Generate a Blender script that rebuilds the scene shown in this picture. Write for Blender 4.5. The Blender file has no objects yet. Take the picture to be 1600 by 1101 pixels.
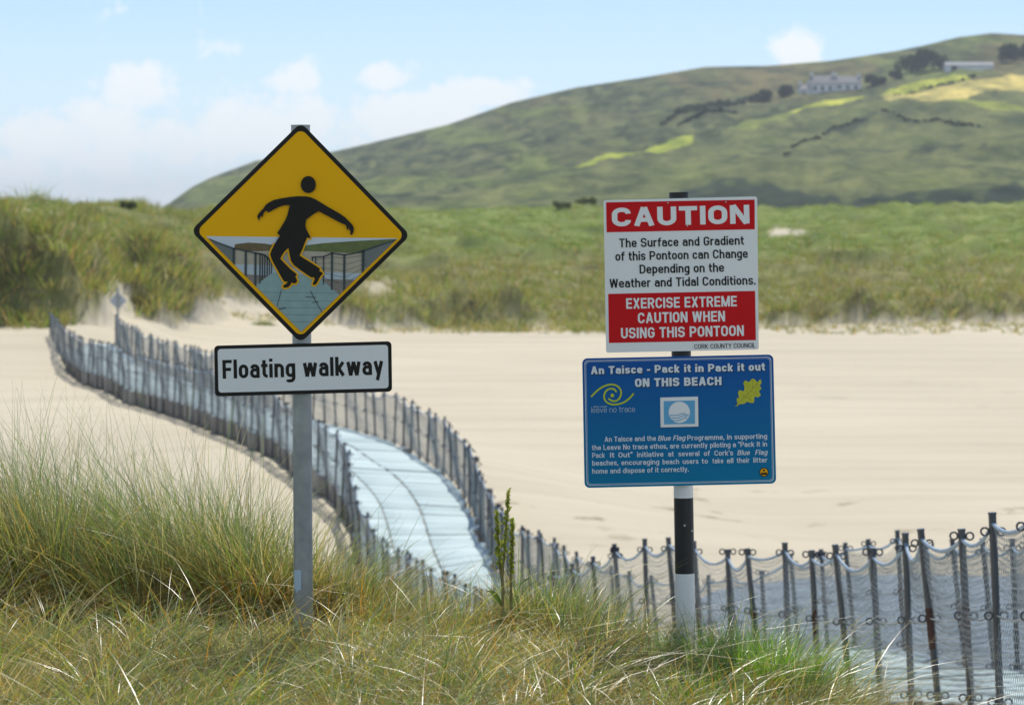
import bpy, bmesh, math, random
import numpy as np
from mathutils import Vector, Matrix

random.seed(7)
RNG = np.random.default_rng(11)
C = bpy.context.scene.collection
SC = bpy.context.scene

# ------------------------------------------------------------------ camera, sky, sun, exposure
EZ = 7.0            # eye height above the lowest sand
F = 5000.0          # focal length in pixels of a 1600 px wide frame
HZ = 340.0          # row of the horizon
cam_d = bpy.data.cameras.new('camera')
cam = bpy.data.objects.new('camera', cam_d); C.objects.link(cam)
cam.location = (0, 0, EZ); cam.rotation_euler = (math.pi / 2, 0, 0)
cam_d.sensor_width = 36; cam_d.lens = 36 * F / 1600
cam_d.shift_y = -(550.5 - HZ) / 1600
cam_d.clip_start = 0.1; cam_d.clip_end = 20000
cam_d.dof.use_dof = True; cam_d.dof.focus_distance = 12.3; cam_d.dof.aperture_fstop = 6.8
SC.camera = cam

SUN_EL, SUN_AZ = math.radians(55), math.radians(9)
world = bpy.data.worlds.new('World'); SC.world = world; world.use_nodes = True
sun_d = bpy.data.lights.new('sun', 'SUN'); sun = bpy.data.objects.new('sun', sun_d); C.objects.link(sun)
sun_d.energy = 4.2; sun_d.angle = math.radians(0.5); sun_d.color = (1.0, 0.95, 0.86)
sdir = Vector((math.sin(SUN_AZ) * math.cos(SUN_EL), math.cos(SUN_AZ) * math.cos(SUN_EL), math.sin(SUN_EL)))
sun.rotation_euler = sdir.to_track_quat('Z', 'Y').to_euler()
SC.view_settings.view_transform = 'Standard'; SC.view_settings.look = 'None'
SC.view_settings.exposure = 0.25; SC.view_settings.gamma = 1.0
SC.render.engine = 'CYCLES'
SC.cycles.volume_bounces = 0


def build_world():
    nt = world.node_tree; n = nt.nodes; L = nt.links; n.clear()
    out = n.new('ShaderNodeOutputWorld'); bg = n.new('ShaderNodeBackground')
    sky = n.new('ShaderNodeTexSky'); sky.sky_type = 'NISHITA'; sky.sun_disc = False
    sky.sun_elevation = SUN_EL; sky.sun_rotation = SUN_AZ
    sky.air_density = 0.7; sky.dust_density = 0.0; sky.ozone_density = 3.0
    tc = n.new('ShaderNodeTexCoord'); sp = n.new('ShaderNodeSeparateXYZ'); L.new(tc.outputs['Generated'], sp.inputs[0])

    def m(op, a, b=None, c=None):
        k = n.new('ShaderNodeMath'); k.operation = op
        for i, v in enumerate((a, b, c)):
            if v is None: continue
            if isinstance(v, (int, float)): k.inputs[i].default_value = v
            else: L.new(v, k.inputs[i])
        return k.outputs[0]
    y = m('MAXIMUM', sp.outputs['Y'], 0.05)
    u = m('MULTIPLY', m('DIVIDE', sp.outputs['X'], y), 50.0)       # direction in hundredths of the view
    v = m('MULTIPLY', m('DIVIDE', sp.outputs['Z'], y), 50.0)
    cb = n.new('ShaderNodeCombineXYZ'); L.new(u, cb.inputs[0]); L.new(v, cb.inputs[1])
    blobs = [(215, 135, 80, 45, .95), (345, 80, 55, 26, .6), (150, 220, 200, 75, .85), (455, 130, 70, 34, .7), (600, 120, 60, 30, .9),
             (760, 145, 75, 34, .95), (410, 200, 200, 75, .9), (50, 270, 150, 60, .7), (230, 300, 260, 50, .6), (660, 180, 150, 52, .95),
             (1240, 78, 60, 34, 1.05), (1110, 110, 60, 12, .3), (0, 150, 40, 18, .5)]
    tot = None
    for (bx, by, sx, sy, w) in blobs:
        a = m('POWER', m('MULTIPLY', m('SUBTRACT', u, (bx - 800) / 100), 100 / sx), 2.0)
        b = m('POWER', m('MULTIPLY', m('SUBTRACT', v, (HZ - by) / 100), 100 / sy), 2.0)
        # POWER of a negative base is avoided by squaring through MULTIPLY
        du = m('MULTIPLY', m('SUBTRACT', u, (bx - 800) / 100), 100 / sx); a = m('MULTIPLY', du, du)
        dv = m('MULTIPLY', m('SUBTRACT', v, (HZ - by) / 100), 100 / sy); b = m('MULTIPLY', dv, dv)
        g = m('MULTIPLY', m('EXPONENT', m('MULTIPLY', m('ADD', a, b), -1.0)), w)
        tot = g if tot is None else m('MAXIMUM', tot, g)
    nz = n.new('ShaderNodeTexNoise'); nz.inputs['Scale'].default_value = 1.35; nz.inputs['Detail'].default_value = 9
    nz.inputs['Roughness'].default_value = 0.6; L.new(cb.outputs[0], nz.inputs['Vector'])
    nz2 = n.new('ShaderNodeTexNoise'); nz2.inputs['Scale'].default_value = 0.5; nz2.inputs['Detail'].default_value = 4
    L.new(cb.outputs[0], nz2.inputs['Vector'])
    d = m('ADD', m('MULTIPLY', tot, 1.02), m('MULTIPLY', m('SUBTRACT', nz.outputs[0], 0.5), 2.0))
    d = m('ADD', d, m('MULTIPLY', m('SUBTRACT', nz2.outputs[0], 0.5), 0.4))
    mr = n.new('ShaderNodeMapRange'); mr.interpolation_type = 'SMOOTHSTEP'
    mr.inputs['From Min'].default_value = 0.05; mr.inputs['From Max'].default_value = 0.78
    mr.inputs['To Max'].default_value = 0.92; L.new(d, mr.inputs['Value'])
    # a thin veil of high haze cloud near the horizon
    veil = n.new('ShaderNodeMapRange'); veil.interpolation_type = 'SMOOTHSTEP'
    veil.inputs['From Min'].default_value = 6.5; veil.inputs['From Max'].default_value = 0.2
    veil.inputs['To Min'].default_value = 0.0; veil.inputs['To Max'].default_value = 0.5
    L.new(v, veil.inputs['Value'])
    cov = m('MAXIMUM', mr.outputs[0], veil.outputs[0])
    nz3 = n.new('ShaderNodeTexNoise'); nz3.inputs['Scale'].default_value = 2.2; nz3.inputs['Detail'].default_value = 6  # unseen broken cloud behind the camera, added to brighten the shaded sign fronts
    L.new(tc.outputs['Generated'], nz3.inputs['Vector'])
    rear = n.new('ShaderNodeMapRange'); rear.interpolation_type = 'SMOOTHSTEP'; rear.inputs['From Min'].default_value = .10; rear.inputs['From Max'].default_value = -.25
    L.new(sp.outputs['Y'], rear.inputs['Value'])
    brk = n.new('ShaderNodeMapRange'); brk.interpolation_type = 'SMOOTHSTEP'; brk.inputs['From Min'].default_value = .47; brk.inputs['From Max'].default_value = .64
    L.new(nz3.outputs[0], brk.inputs['Value'])
    cov = m('MAXIMUM', m('MULTIPLY', cov, m('SUBTRACT', 1.0, rear.outputs[0])), m('MULTIPLY', rear.outputs[0], brk.outputs[0]))
    mix = n.new('ShaderNodeMix'); mix.data_type = 'RGBA'
    mix.inputs['B'].default_value = (8.6, 8.85, 9.0, 1)
    tint = n.new('ShaderNodeMix'); tint.data_type = 'RGBA'; tint.blend_type = 'MULTIPLY'; tint.inputs['Factor'].default_value = 1
    tint.inputs['B'].default_value = (.70, .885, 1.04, 1); L.new(sky.outputs[0], tint.inputs['A'])
    L.new(cov, mix.inputs['Factor']); L.new(tint.outputs['Result'], mix.inputs['A'])
    L.new(mix.outputs['Result'], bg.inputs['Color']); bg.inputs['Strength'].default_value = 0.102
    L.new(bg.outputs[0], out.inputs['Surface'])
build_world()


# ------------------------------------------------------------------ helpers
def P(px, py, D):
    return Vector(((px - 800) / F * D, D, EZ - (py - HZ) / F * D))


def tag(o, label=None, cat=None, group=None, kind=None):
    if label: o['label'] = label
    if cat: o['category'] = cat
    if group: o['group'] = group
    if kind: o['kind'] = kind
    return o


def empty(name, loc, label, cat, group=None, rot=(0, 0, 0)):
    o = bpy.data.objects.new(name, None); C.objects.link(o)
    o.location = loc; o.rotation_euler = rot; o.empty_display_size = 0.2
    return tag(o, label, cat, group)


def link(name, me, mats=(), parent=None, loc=None, world_space=False):
    o = bpy.data.objects.new(name, me); C.objects.link(o)
    for m in (mats if isinstance(mats, (list, tuple)) else [mats]):
        me.materials.append(m)
    if parent is not None:
        o.parent = parent
        if world_space:
            o.matrix_parent_inverse = (Matrix.Translation(parent.location) @ parent.rotation_euler.to_matrix().to_4x4()).inverted()
    if loc is not None: o.location = loc
    return o


def mesh_np(name, verts, faces, smooth=False, mat_idx=None, attrs=None):
    """verts (n,3), faces (m,4) or (m,3) arrays"""
    me = bpy.data.meshes.new(name)
    v = np.ascontiguousarray(verts, dtype=np.float32); f = np.ascontiguousarray(faces, dtype=np.int32)
    k = f.shape[1]
    me.vertices.add(len(v)); me.vertices.foreach_set('co', v.ravel())
    me.loops.add(f.size); me.loops.foreach_set('vertex_index', f.ravel())
    me.polygons.add(len(f)); me.polygons.foreach_set('loop_start', np.arange(0, f.size, k, dtype=np.int32))
    me.polygons.foreach_set('loop_total', np.full(len(f), k, dtype=np.int32))
    if mat_idx is not None: me.polygons.foreach_set('material_index', np.asarray(mat_idx, dtype=np.int32))
    if attrs:
        for nm, arr in attrs.items():
            arr = np.asarray(arr, dtype=np.float32)
            if arr.ndim == 1:
                at = me.attributes.new(nm, 'FLOAT', 'POINT'); at.data.foreach_set('value', arr)
            else:
                at = me.attributes.new(nm, 'FLOAT_COLOR', 'POINT')
                at.data.foreach_set('color', np.concatenate([arr, np.ones((len(arr), 1), np.float32)], 1).ravel())
    me.update(calc_edges=True)
    if smooth: me.polygons.foreach_set('use_smooth', np.ones(len(f), dtype=bool))
    me.validate(clean_customdata=False)
    return me


class MB:
    """collects simple shapes (with material indices) into one mesh"""
    def __init__(s): s.v = []; s.f = []; s.m = []; s.sm = []
    def add(s, vs, fs, mi=0, smooth=False):
        b = len(s.v); s.v += [tuple(p) for p in vs]
        for q in fs: s.f.append([i + b for i in q]); s.m.append(mi); s.sm.append(smooth)
    def box(s, c, h, mi=0, R=None):
        vs = []
        for sx, sy, sz in ((-1,-1,-1),(1,-1,-1),(1,1,-1),(-1,1,-1),(-1,-1,1),(1,-1,1),(1,1,1),(-1,1,1)):
            p = Vector((sx*h[0], sy*h[1], sz*h[2]))
            if R is not None: p = R @ p
            vs.append(Vector(c) + p)
        s.add(vs, [(0,3,2,1),(4,5,6,7),(0,1,5,4),(1,2,6,5),(2,3,7,6),(3,0,4,7)], mi)
    def tube(s, pts, r, n=8, mi=0, caps=True):
        pts = [Vector(p) for p in pts]; rs = r if isinstance(r, (list, tuple)) else [r] * len(pts)
        vs = []; fs = []; up = None
        for i, p in enumerate(pts):
            t = (pts[min(i+1, len(pts)-1)] - pts[max(i-1, 0)]).normalized()
            if up is None: up = Vector((0, 0, 1)) if abs(t.z) < .9 else Vector((1, 0, 0))
            a = t.cross(up)
            if a.length < 1e-5: a = t.orthogonal()
            a.normalize(); b = a.cross(t)
            for k in range(n):
                an = 2*math.pi*k/n
                vs.append(p + a*math.cos(an)*rs[i] + b*math.sin(an)*rs[i])
        for i in range(len(pts)-1):
            for k in range(n):
                fs.append((i*n+k, i*n+(k+1) % n, (i+1)*n+(k+1) % n, (i+1)*n+k))
        s.add(vs, fs, mi, True)
        if caps:
            s.add(vs[:n], [tuple(range(n))], mi); s.add(vs[-n:], [tuple(reversed(range(n)))], mi)
    def torus(s, c, ax, R, r, n=12, m=6, mi=0):
        c = Vector(c); ax = Vector(ax).normalized(); a = ax.orthogonal().normalized(); b = ax.cross(a)
        vs = []; fs = []
        for i in range(n):
            an = 2*math.pi*i/n; d = a*math.cos(an)+b*math.sin(an)
            for j in range(m):
                bn = 2*math.pi*j/m
                vs.append(c + d*(R+r*math.cos(bn)) + ax*(r*math.sin(bn)))
        for i in range(n):
            for j in range(m):
                fs.append((i*m+j, ((i+1) % n)*m+j, ((i+1) % n)*m+(j+1) % m, i*m+(j+1) % m))
        s.add(vs, fs, mi, True)
    def build(s, name, mats, parent=None, loc=None, world_space=False):
        me = bpy.data.meshes.new(name); me.from_pydata(s.v, [], s.f)
        me.polygons.foreach_set('material_index', np.array(s.m, dtype=np.int32))
        me.polygons.foreach_set('use_smooth', np.array(s.sm, dtype=bool))
        me.update()
        return link(name, me, mats, parent, loc, world_space)


def _hash(ix, iy, seed):
    with np.errstate(over='ignore'):
        h = (ix.astype(np.int64) * 374761393 + iy.astype(np.int64) * 668265263 + seed * 974634777) & 0xFFFFFFFF
        h = ((h ^ (h >> 13)) * 1274126177) & 0xFFFFFFFF
        h = (h ^ (h >> 16)) & 0xFFFFFF
    return h / float(0xFFFFFF)


def vnoise(x, y, seed=0):
    x = np.asarray(x, float); y = np.asarray(y, float)
    ix = np.floor(x); iy = np.floor(y); fx = x - ix; fy = y - iy
    fx = fx*fx*(3-2*fx); fy = fy*fy*(3-2*fy)
    ix = ix.astype(np.int64); iy = iy.astype(np.int64)
    a = _hash(ix, iy, seed); b = _hash(ix+1, iy, seed); c = _hash(ix, iy+1, seed); d = _hash(ix+1, iy+1, seed)
    return (a*(1-fx)+b*fx)*(1-fy) + (c*(1-fx)+d*fx)*fy


def fbm(x, y, seed=0, oct=4, gain=.5):
    t = 0; a = 1; s = 0
    for i in range(oct):
        t = t + a*(vnoise(np.asarray(x)*2**i, np.asarray(y)*2**i, seed+i*17)-.5); s += a; a *= gain
    return t/s*2


def sstep(a, b, x):
    t = np.clip((np.asarray(x, float)-a)/(b-a), 0, 1); return t*t*(3-2*t)


# ------------------------------------------------------------------ materials
def new_mat(name):
    m = bpy.data.materials.new(name); m.use_nodes = True
    nt = m.node_tree; nt.nodes.clear()
    out = nt.nodes.new('ShaderNodeOutputMaterial')
    return m, nt, out


def simple(name, col, rough=.6, metal=0, var=.12, scale=8, bump=0, spec=.4):
    m, nt, out = new_mat(name); n = nt.nodes; L = nt.links
    b = n.new('ShaderNodeBsdfPrincipled'); L.new(b.outputs[0], out.inputs[0])
    b.inputs['Roughness'].default_value = rough; b.inputs['Metallic'].default_value = metal
    b.inputs['Specular IOR Level'].default_value = spec
    tc = n.new('ShaderNodeTexCoord'); nz = n.new('ShaderNodeTexNoise')
    nz.inputs['Scale'].default_value = scale; nz.inputs['Detail'].default_value = 6
    L.new(tc.outputs['Object'], nz.inputs['Vector'])
    mx = n.new('ShaderNodeMix'); mx.data_type = 'RGBA'
    mx.inputs['A'].default_value = (*[c*(1-var) for c in col], 1)
    mx.inputs['B'].default_value = (*[min(1, c*(1+var)) for c in col], 1)
    L.new(nz.outputs[0], mx.inputs['Factor']); L.new(mx.outputs['Result'], b.inputs['Base Color'])
    if bump:
        bp = n.new('ShaderNodeBump'); bp.inputs['Strength'].default_value = bump; bp.inputs['Distance'].default_value = .02
        L.new(nz.outputs[0], bp.inputs['Height']); L.new(bp.outputs[0], b.inputs['Normal'])
    return m


def blade_mat(name, trans=.45, gloss=.07, rough=.35):
    m, nt, out = new_mat(name); n = nt.nodes; L = nt.links
    at = n.new('ShaderNodeAttribute'); at.attribute_name = 'tint'
    d = n.new('ShaderNodeBsdfDiffuse'); t = n.new('ShaderNodeBsdfTranslucent'); g = n.new('ShaderNodeBsdfGlossy')
    g.inputs['Roughness'].default_value = rough
    L.new(at.outputs['Color'], d.inputs['Color'])
    hs = n.new('ShaderNodeHueSaturation'); hs.inputs['Saturation'].default_value = 1.15; hs.inputs['Value'].default_value = 1.75
    L.new(at.outputs['Color'], hs.inputs['Color']); L.new(hs.outputs[0], t.inputs['Color'])
    a = n.new('ShaderNodeMixShader'); a.inputs[0].default_value = trans; L.new(d.outputs[0], a.inputs[1]); L.new(t.outputs[0], a.inputs[2])
    b = n.new('ShaderNodeMixShader'); b.inputs[0].default_value = gloss; L.new(a.outputs[0], b.inputs[1]); L.new(g.outputs[0], b.inputs[2])
    L.new(b.outputs[0], out.inputs[0])
    return m


def ground_mat():
    m, nt, out = new_mat('sand_and_turf'); n = nt.nodes; L = nt.links
    b = n.new('ShaderNodeBsdfPrincipled'); L.new(b.outputs[0], out.inputs[0])
    b.inputs['Roughness'].default_value = .95; b.inputs['Specular IOR Level'].default_value = .1
    geo = n.new('ShaderNodeNewGeometry')

    def noise(sx, sy, det=5, rough=.55):
        mp = n.new('ShaderNodeMapping'); mp.inputs['Scale'].default_value = (sx, sy, sx)
        L.new(geo.outputs['Position'], mp.inputs['Vector'])
        z = n.new('ShaderNodeTexNoise'); z.inputs['Scale'].default_value = 1; z.inputs['Detail'].default_value = det
        z.inputs['Roughness'].default_value = rough
        L.new(mp.outputs[0], z.inputs['Vector']); return z.outputs[0]

    def ramp(fac, stops):
        r = n.new('ShaderNodeValToRGB'); e = r.color_ramp.elements
        while len(e) < len(stops): e.new(.5)
        for k, (p, c) in enumerate(stops): e[k].position = p; e[k].color = (*c, 1)
        L.new(fac, r.inputs[0]); return r.outputs[0]

    def mix(f, a, bb, mode='MIX'):
        x = n.new('ShaderNodeMix'); x.data_type = 'RGBA'; x.blend_type = mode
        for s, v in (('Factor', f), ('A', a), ('B', bb)):
            if isinstance(v, (int, float)): x.inputs[s].default_value = v
            elif isinstance(v, tuple): x.inputs[s].default_value = (*v, 1)
            else: L.new(v, x.inputs[s])
        return x.outputs['Result']
    sand = ramp(noise(.05, .03), [(.3, (.455, .405, .305)), (.55, (.52, .468, .355)), (.75, (.575, .52, .40))])
    sand = mix(.45, sand, ramp(noise(.06, .45, 6, .65), [(.3, (.44, .39, .29)), (.6, (.60, .54, .42))]))
    wrack = n.new('ShaderNodeMapRange'); wrack.inputs['From Min'].default_value = .60; wrack.inputs['From Max'].default_value = .70
    L.new(noise(.75, .55, 5, .6), wrack.inputs['Value'])
    wat = n.new('ShaderNodeAttribute'); wat.attribute_name = 'wrack'
    wm = n.new('ShaderNodeMath'); wm.operation = 'MULTIPLY'; L.new(wrack.outputs[0], wm.inputs[0]); L.new(wat.outputs['Fac'], wm.inputs[1])
    sand = mix(wm.outputs[0], sand, (.17, .13, .08))
    lush = n.new('ShaderNodeAttribute'); lush.attribute_name = 'lush'
    dry = ramp(noise(.35, .35, 7, .65), [(.32, (.10, .088, .035)), (.5, (.195, .19, .075)), (.68, (.31, .285, .14))])
    gre = ramp(noise(.22, .22, 7, .65), [(.32, (.075, .11, .025)), (.5, (.15, .20, .045)), (.7, (.25, .29, .085))])
    grass = mix(lush.outputs['Fac'], dry, gre)
    veg = n.new('ShaderNodeAttribute'); veg.attribute_name = 'veg'
    L.new(mix(veg.outputs['Fac'], sand, grass), b.inputs['Base Color'])
    bp = n.new('ShaderNodeBump'); bp.inputs['Strength'].default_value = .5; bp.inputs['Distance'].default_value = .08
    L.new(noise(1.6, 2.2, 6, .7), bp.inputs['Height']); L.new(bp.outputs[0], b.inputs['Normal'])
    return m


def hill_mat():
    m, nt, out = new_mat('hill_cover'); n = nt.nodes; L = nt.links
    b = n.new('ShaderNodeBsdfPrincipled'); L.new(b.outputs[0], out.inputs[0])
    b.inputs['Roughness'].default_value = 1; b.inputs['Specular IOR Level'].default_value = .05
    at = n.new('ShaderNodeAttribute'); at.attribute_name = 'cover'
    geo = n.new('ShaderNodeNewGeometry')
    mp = n.new('ShaderNodeMapping'); mp.inputs['Scale'].default_value = (.11, .03, .11); L.new(geo.outputs['Position'], mp.inputs[0])
    z = n.new('ShaderNodeTexNoise'); z.inputs['Scale'].default_value = 1; z.inputs['Detail'].default_value = 8; z.inputs['Roughness'].default_value = .68
    L.new(mp.outputs[0], z.inputs['Vector'])
    r = n.new('ShaderNodeValToRGB'); r.color_ramp.elements[0].position = .36; r.color_ramp.elements[0].color = (.50, .58, .60, 1)
    r.color_ramp.elements[1].position = .64; r.color_ramp.elements[1].color = (1.65, 1.55, 1.35, 1)
    L.new(z.outputs[0], r.inputs[0])
    x = n.new('ShaderNodeMix'); x.data_type = 'RGBA'; x.blend_type = 'MULTIPLY'; x.inputs['Factor'].default_value = 1
    L.new(at.outputs['Color'], x.inputs['A']); L.new(r.outputs[0], x.inputs['B']); L.new(x.outputs['Result'], b.inputs['Base Color'])
    bp = n.new('ShaderNodeBump'); bp.inputs['Strength'].default_value = .6; bp.inputs['Distance'].default_value = 2.5
    L.new(z.outputs[0], bp.inputs['Height']); L.new(bp.outputs[0], b.inputs['Normal'])
    return m


M = {}
M['grass'] = blade_mat('grass_blade', .5, .06, .34)
M['fargrass'] = blade_mat('dune_grass', .35, .03)
M['leaf'] = blade_mat('leaf', .3, .02)
M['ground'] = ground_mat(); M['hill'] = hill_mat()
M['galv'] = simple('galvanised_steel', (.33, .345, .345), .5, .45, .4, 18)
M['black'] = simple('black_paint', (.018, .018, .019), .45, 0, .3, 30)
M['postwhite'] = simple('white_paint', (.74, .75, .76), .5, 0, .06, 14)
M['signwhite'] = simple('white_sheeting', (.80, .82, .83), .4, 0, .03, 5, 0, .12)
M['yellow'] = simple('yellow_sheeting', (.92, .47, .002), .4, 0, .04, 4, 0, .12)
M['ink'] = simple('black_ink', (.022, .02, .018), .5, 0, .1, 20, 0, .12)
M['red'] = simple('red_sheeting', (.58, .008, .012), .4, 0, .06, 6, 0, .12)
M['pale'] = simple('pale_print', (.70, .76, .82), .5, 0, .03, 6, 0, .12)
M['palethin'] = simple('pale_thin_print', (.45, .58, .68), .5, 0, .03, 6, 0, .12)
M['lime'] = simple('lime_print', (.52, .60, .03), .5, 0, .05, 6, 0, .12)
M['leafy'] = simple('leaf_print', (.50, .52, .05), .5, 0, .35, 90, 0, .12)
M['sky_print'] = simple('sky_blue_print', (.13, .40, .66), .5, 0, .04, 6, 0, .12)
M['alu'] = simple('aluminium_back', (.45, .47, .49), .45, .6, .1, 12)
M['pic_sky'] = simple('picture_sky', (.60, .66, .72), .5, 0, .05, 6)
M['pic_sand'] = simple('picture_sand', (.44, .40, .31), .5, 0, .12, 40)
M['pic_green'] = simple('picture_green', (.13, .16, .05), .5, 0, .5, 60)
M['pic_brown'] = simple('picture_brown', (.15, .11, .05), .5, 0, .5, 60)
M['pic_water'] = simple('picture_water', (.46, .54, .60), .5, 0, .1, 30)
M['pic_stone'] = simple('picture_stone', (.24, .21, .18), .5, 0, .45, 120)
M['pic_deck'] = simple('picture_deck', (.27, .40, .40), .5, 0, .16, 30)
M['pic_dark'] = simple('picture_dark', (.05, .065, .07), .5, 0, .3, 60)
M['pic_net'] = simple('picture_net', (.16, .18, .18), .5, 0, .5, 200)
M['bolt'] = simple('bolt', (.5, .48, .44), .4, .8, .2, 60)
M['postblue'] = simple('dark_painted_steel', (.05, .06, .075), .38, .2, .5, 14, 0, .5)
M['rust'] = simple('rust', (.055, .026, .02), .8, 0, .5, 40)
M['rope'] = simple('rope', (.24, .33, .43), .55, 0, .3, 30)
M['navyrope'] = simple('navy_rope', (.02, .025, .05), .6, 0, .3, 30)
M['net'] = simple('net_twine', (.25, .285, .295), .55, 0, .35, 3)
M['floatside'] = simple('sandy_float_side', (.23, .215, .185), .8, 0, .35, 2)
M['slate'] = simple('slate_roof', (.19, .19, .21), .8, 0, .2, .5)
M['sheetroof'] = simple('grey_sheet_roof', (.36, .37, .38), .95, 0, .1, .5, 0, .05)
M['limewash'] = simple('limewash', (.72, .73, .74), .8, 0, .08, .4)
M['window'] = simple('dark_window', (.03, .035, .045), .2, 0, .1, 1)
M['bark'] = simple('bark', (.10, .075, .05), .9, 0, .3, 3)
M['yellowpetal'] = simple('yellow_petal', (.75, .48, .02), .6, 0, .1, 40)


def deck_mat():
    m, nt, out = new_mat('float_plastic'); n = nt.nodes; L = nt.links
    b = n.new('ShaderNodeBsdfPrincipled'); L.new(b.outputs[0], out.inputs[0])
    geo = n.new('ShaderNodeNewGeometry'); z = n.new('ShaderNodeTexNoise'); z.inputs['Scale'].default_value = 1.6
    z.inputs['Detail'].default_value = 7; L.new(geo.outputs['Position'], z.inputs['Vector'])
    at = n.new('ShaderNodeAttribute'); at.attribute_name = 'shade'
    ad = n.new('ShaderNodeMath'); ad.operation = 'MULTIPLY_ADD'; ad.inputs[1].default_value = .55
    L.new(z.outputs[0], ad.inputs[0]); L.new(at.outputs['Fac'], ad.inputs[2])
    r = n.new('ShaderNodeValToRGB'); e = r.color_ramp.elements
    e[0].position = .15; e[0].color = (.30, .405, .42, 1); e[1].position = .85; e[1].color = (.46, .575, .59, 1)
    L.new(ad.outputs[0], r.inputs[0]); L.new(r.outputs[0], b.inputs['Base Color'])
    b.inputs['Roughness'].default_value = .62; b.inputs['Specular IOR Level'].default_value = .22
    bp = n.new('ShaderNodeBump'); bp.inputs['Strength'].default_value = .3; bp.inputs['Distance'].default_value = .02
    L.new(z.outputs[0], bp.inputs['Height']); L.new(bp.outputs[0], b.inputs['Normal'])
    return m
M['deck'] = deck_mat()


def blue_print():
    m, nt, out = new_mat('blue_sheeting'); n = nt.nodes; L = nt.links
    b = n.new('ShaderNodeBsdfPrincipled'); L.new(b.outputs[0], out.inputs[0]); b.inputs['Roughness'].default_value = .4; b.inputs['Specular IOR Level'].default_value = .12
    tc = n.new('ShaderNodeTexCoord'); sp = n.new('ShaderNodeSeparateXYZ'); L.new(tc.outputs['Object'], sp.inputs[0])
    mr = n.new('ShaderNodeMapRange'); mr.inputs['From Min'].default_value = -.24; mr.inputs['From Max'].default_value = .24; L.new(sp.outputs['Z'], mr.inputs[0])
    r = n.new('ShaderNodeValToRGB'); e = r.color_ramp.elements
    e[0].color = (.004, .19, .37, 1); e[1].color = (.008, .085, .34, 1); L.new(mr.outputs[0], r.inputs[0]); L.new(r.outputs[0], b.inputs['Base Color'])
    return m
M['blue'] = blue_print()      # the print shades from deep blue at its top to a greener blue at its foot


def water_mat():
    m, nt, out = new_mat('shallow_water'); n = nt.nodes; L = nt.links
    b = n.new('ShaderNodeBsdfPrincipled'); L.new(b.outputs[0], out.inputs[0]); b.inputs['Base Color'].default_value = (.24, .275, .28, 1)
    b.inputs['Roughness'].default_value = .25; b.inputs['Specular IOR Level'].default_value = .5
    g = n.new('ShaderNodeNewGeometry'); mp = n.new('ShaderNodeMapping'); mp.inputs['Scale'].default_value = (3, 5, 3); L.new(g.outputs['Position'], mp.inputs[0])
    z = n.new('ShaderNodeTexNoise'); z.inputs['Scale'].default_value = 1; z.inputs['Detail'].default_value = 5; L.new(mp.outputs[0], z.inputs['Vector'])
    bp = n.new('ShaderNodeBump'); bp.inputs['Strength'].default_value = .7; bp.inputs['Distance'].default_value = .06; L.new(z.outputs[0], bp.inputs['Height']); L.new(bp.outputs[0], b.inputs['Normal'])
    return m
M['water'] = water_mat()

# ------------------------------------------------------------------ the walkway's two edges (from rail tops and rail heights)
HR = 1.1                               # rail height over the deck
A_T = [(80,487,48),(104,511,51),(131,526,54),(171,533,57),(200,549,59),(248,558,62),(300,569,66),(336,580,69),(383,594,73),(424,608,77),
       (455,628,80),(491,648,84),(517,665,86),(536,683,88),(548,703,90),(554,724,92),(561,760,95),(575,800,98),(598,835,101),(622,854,105),
       (667,876,114),(714,898,123),(760,917,133),(832,918,148),(880,896,157),(940,873,167),(1000,852,175),(1047,845,181),(1115,852,191),
       (1208,851,206),(1304,856,224),(1371,853,236),(1420,845,248),(1489,830,266),(1537,821,279),(1588,813,296),(1690,800,326),(1850,780,370)]
B_T = [(173,486,47.5),(200,506,50),(244,528,53),(290,538,56),(336,550,60),(400,568,64),(470,585,68),(543,598,71.5),(612,614,76),(641,626,78.5),(669,643,81),
       (695,657,83.5),(715,673,86),(729,695,88),(738,710,90),(746,736,93),(758,757,96),(767,776,99),(778,800,102),(818,827,109),(838,835,113),
       (876,853,121),(923,873,128),(981,893,134),(1060,905,141),(1159,896,150),(1254,868,158),(1333,845,166),(1409,833,178),(1458,840,184),(1505,855,189),
       (1559,850,198),(1620,838,212),(1740,822,240),(1900,800,275)]


def edge_fn(T):
    D = np.array([HR*F/t[2] for t in T]); X = np.array([(t[0]-800)/F*HR*F/t[2] for t in T])
    Z = np.array([-(t[1]+t[2]-HZ)/F*HR*F/t[2] for t in T])
    o = np.argsort(D); D, X, Z = D[o], X[o], Z[o]
    g = np.linspace(D[0], D[-1], 800)
    def sm(v, k):
        w = np.interp(g, D, v); ker = np.hanning(k); ker /= ker.sum()
        return np.convolve(np.pad(w, k//2, mode='reflect', reflect_type='odd'), ker, 'same')[k//2:k//2+800]
    return g, sm(X, 41), sm(Z, 21)
GA, XA, ZA = edge_fn(A_T); GB, XB, ZB = edge_fn(B_T)
def ea(D): return np.interp(D, GA, XA), np.interp(D, GA, ZA)
def eb(D): return np.interp(D, GB, XB), np.interp(D, GB, ZB)
D_NEAR, D_FAR = 15.5, 114.5


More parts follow.
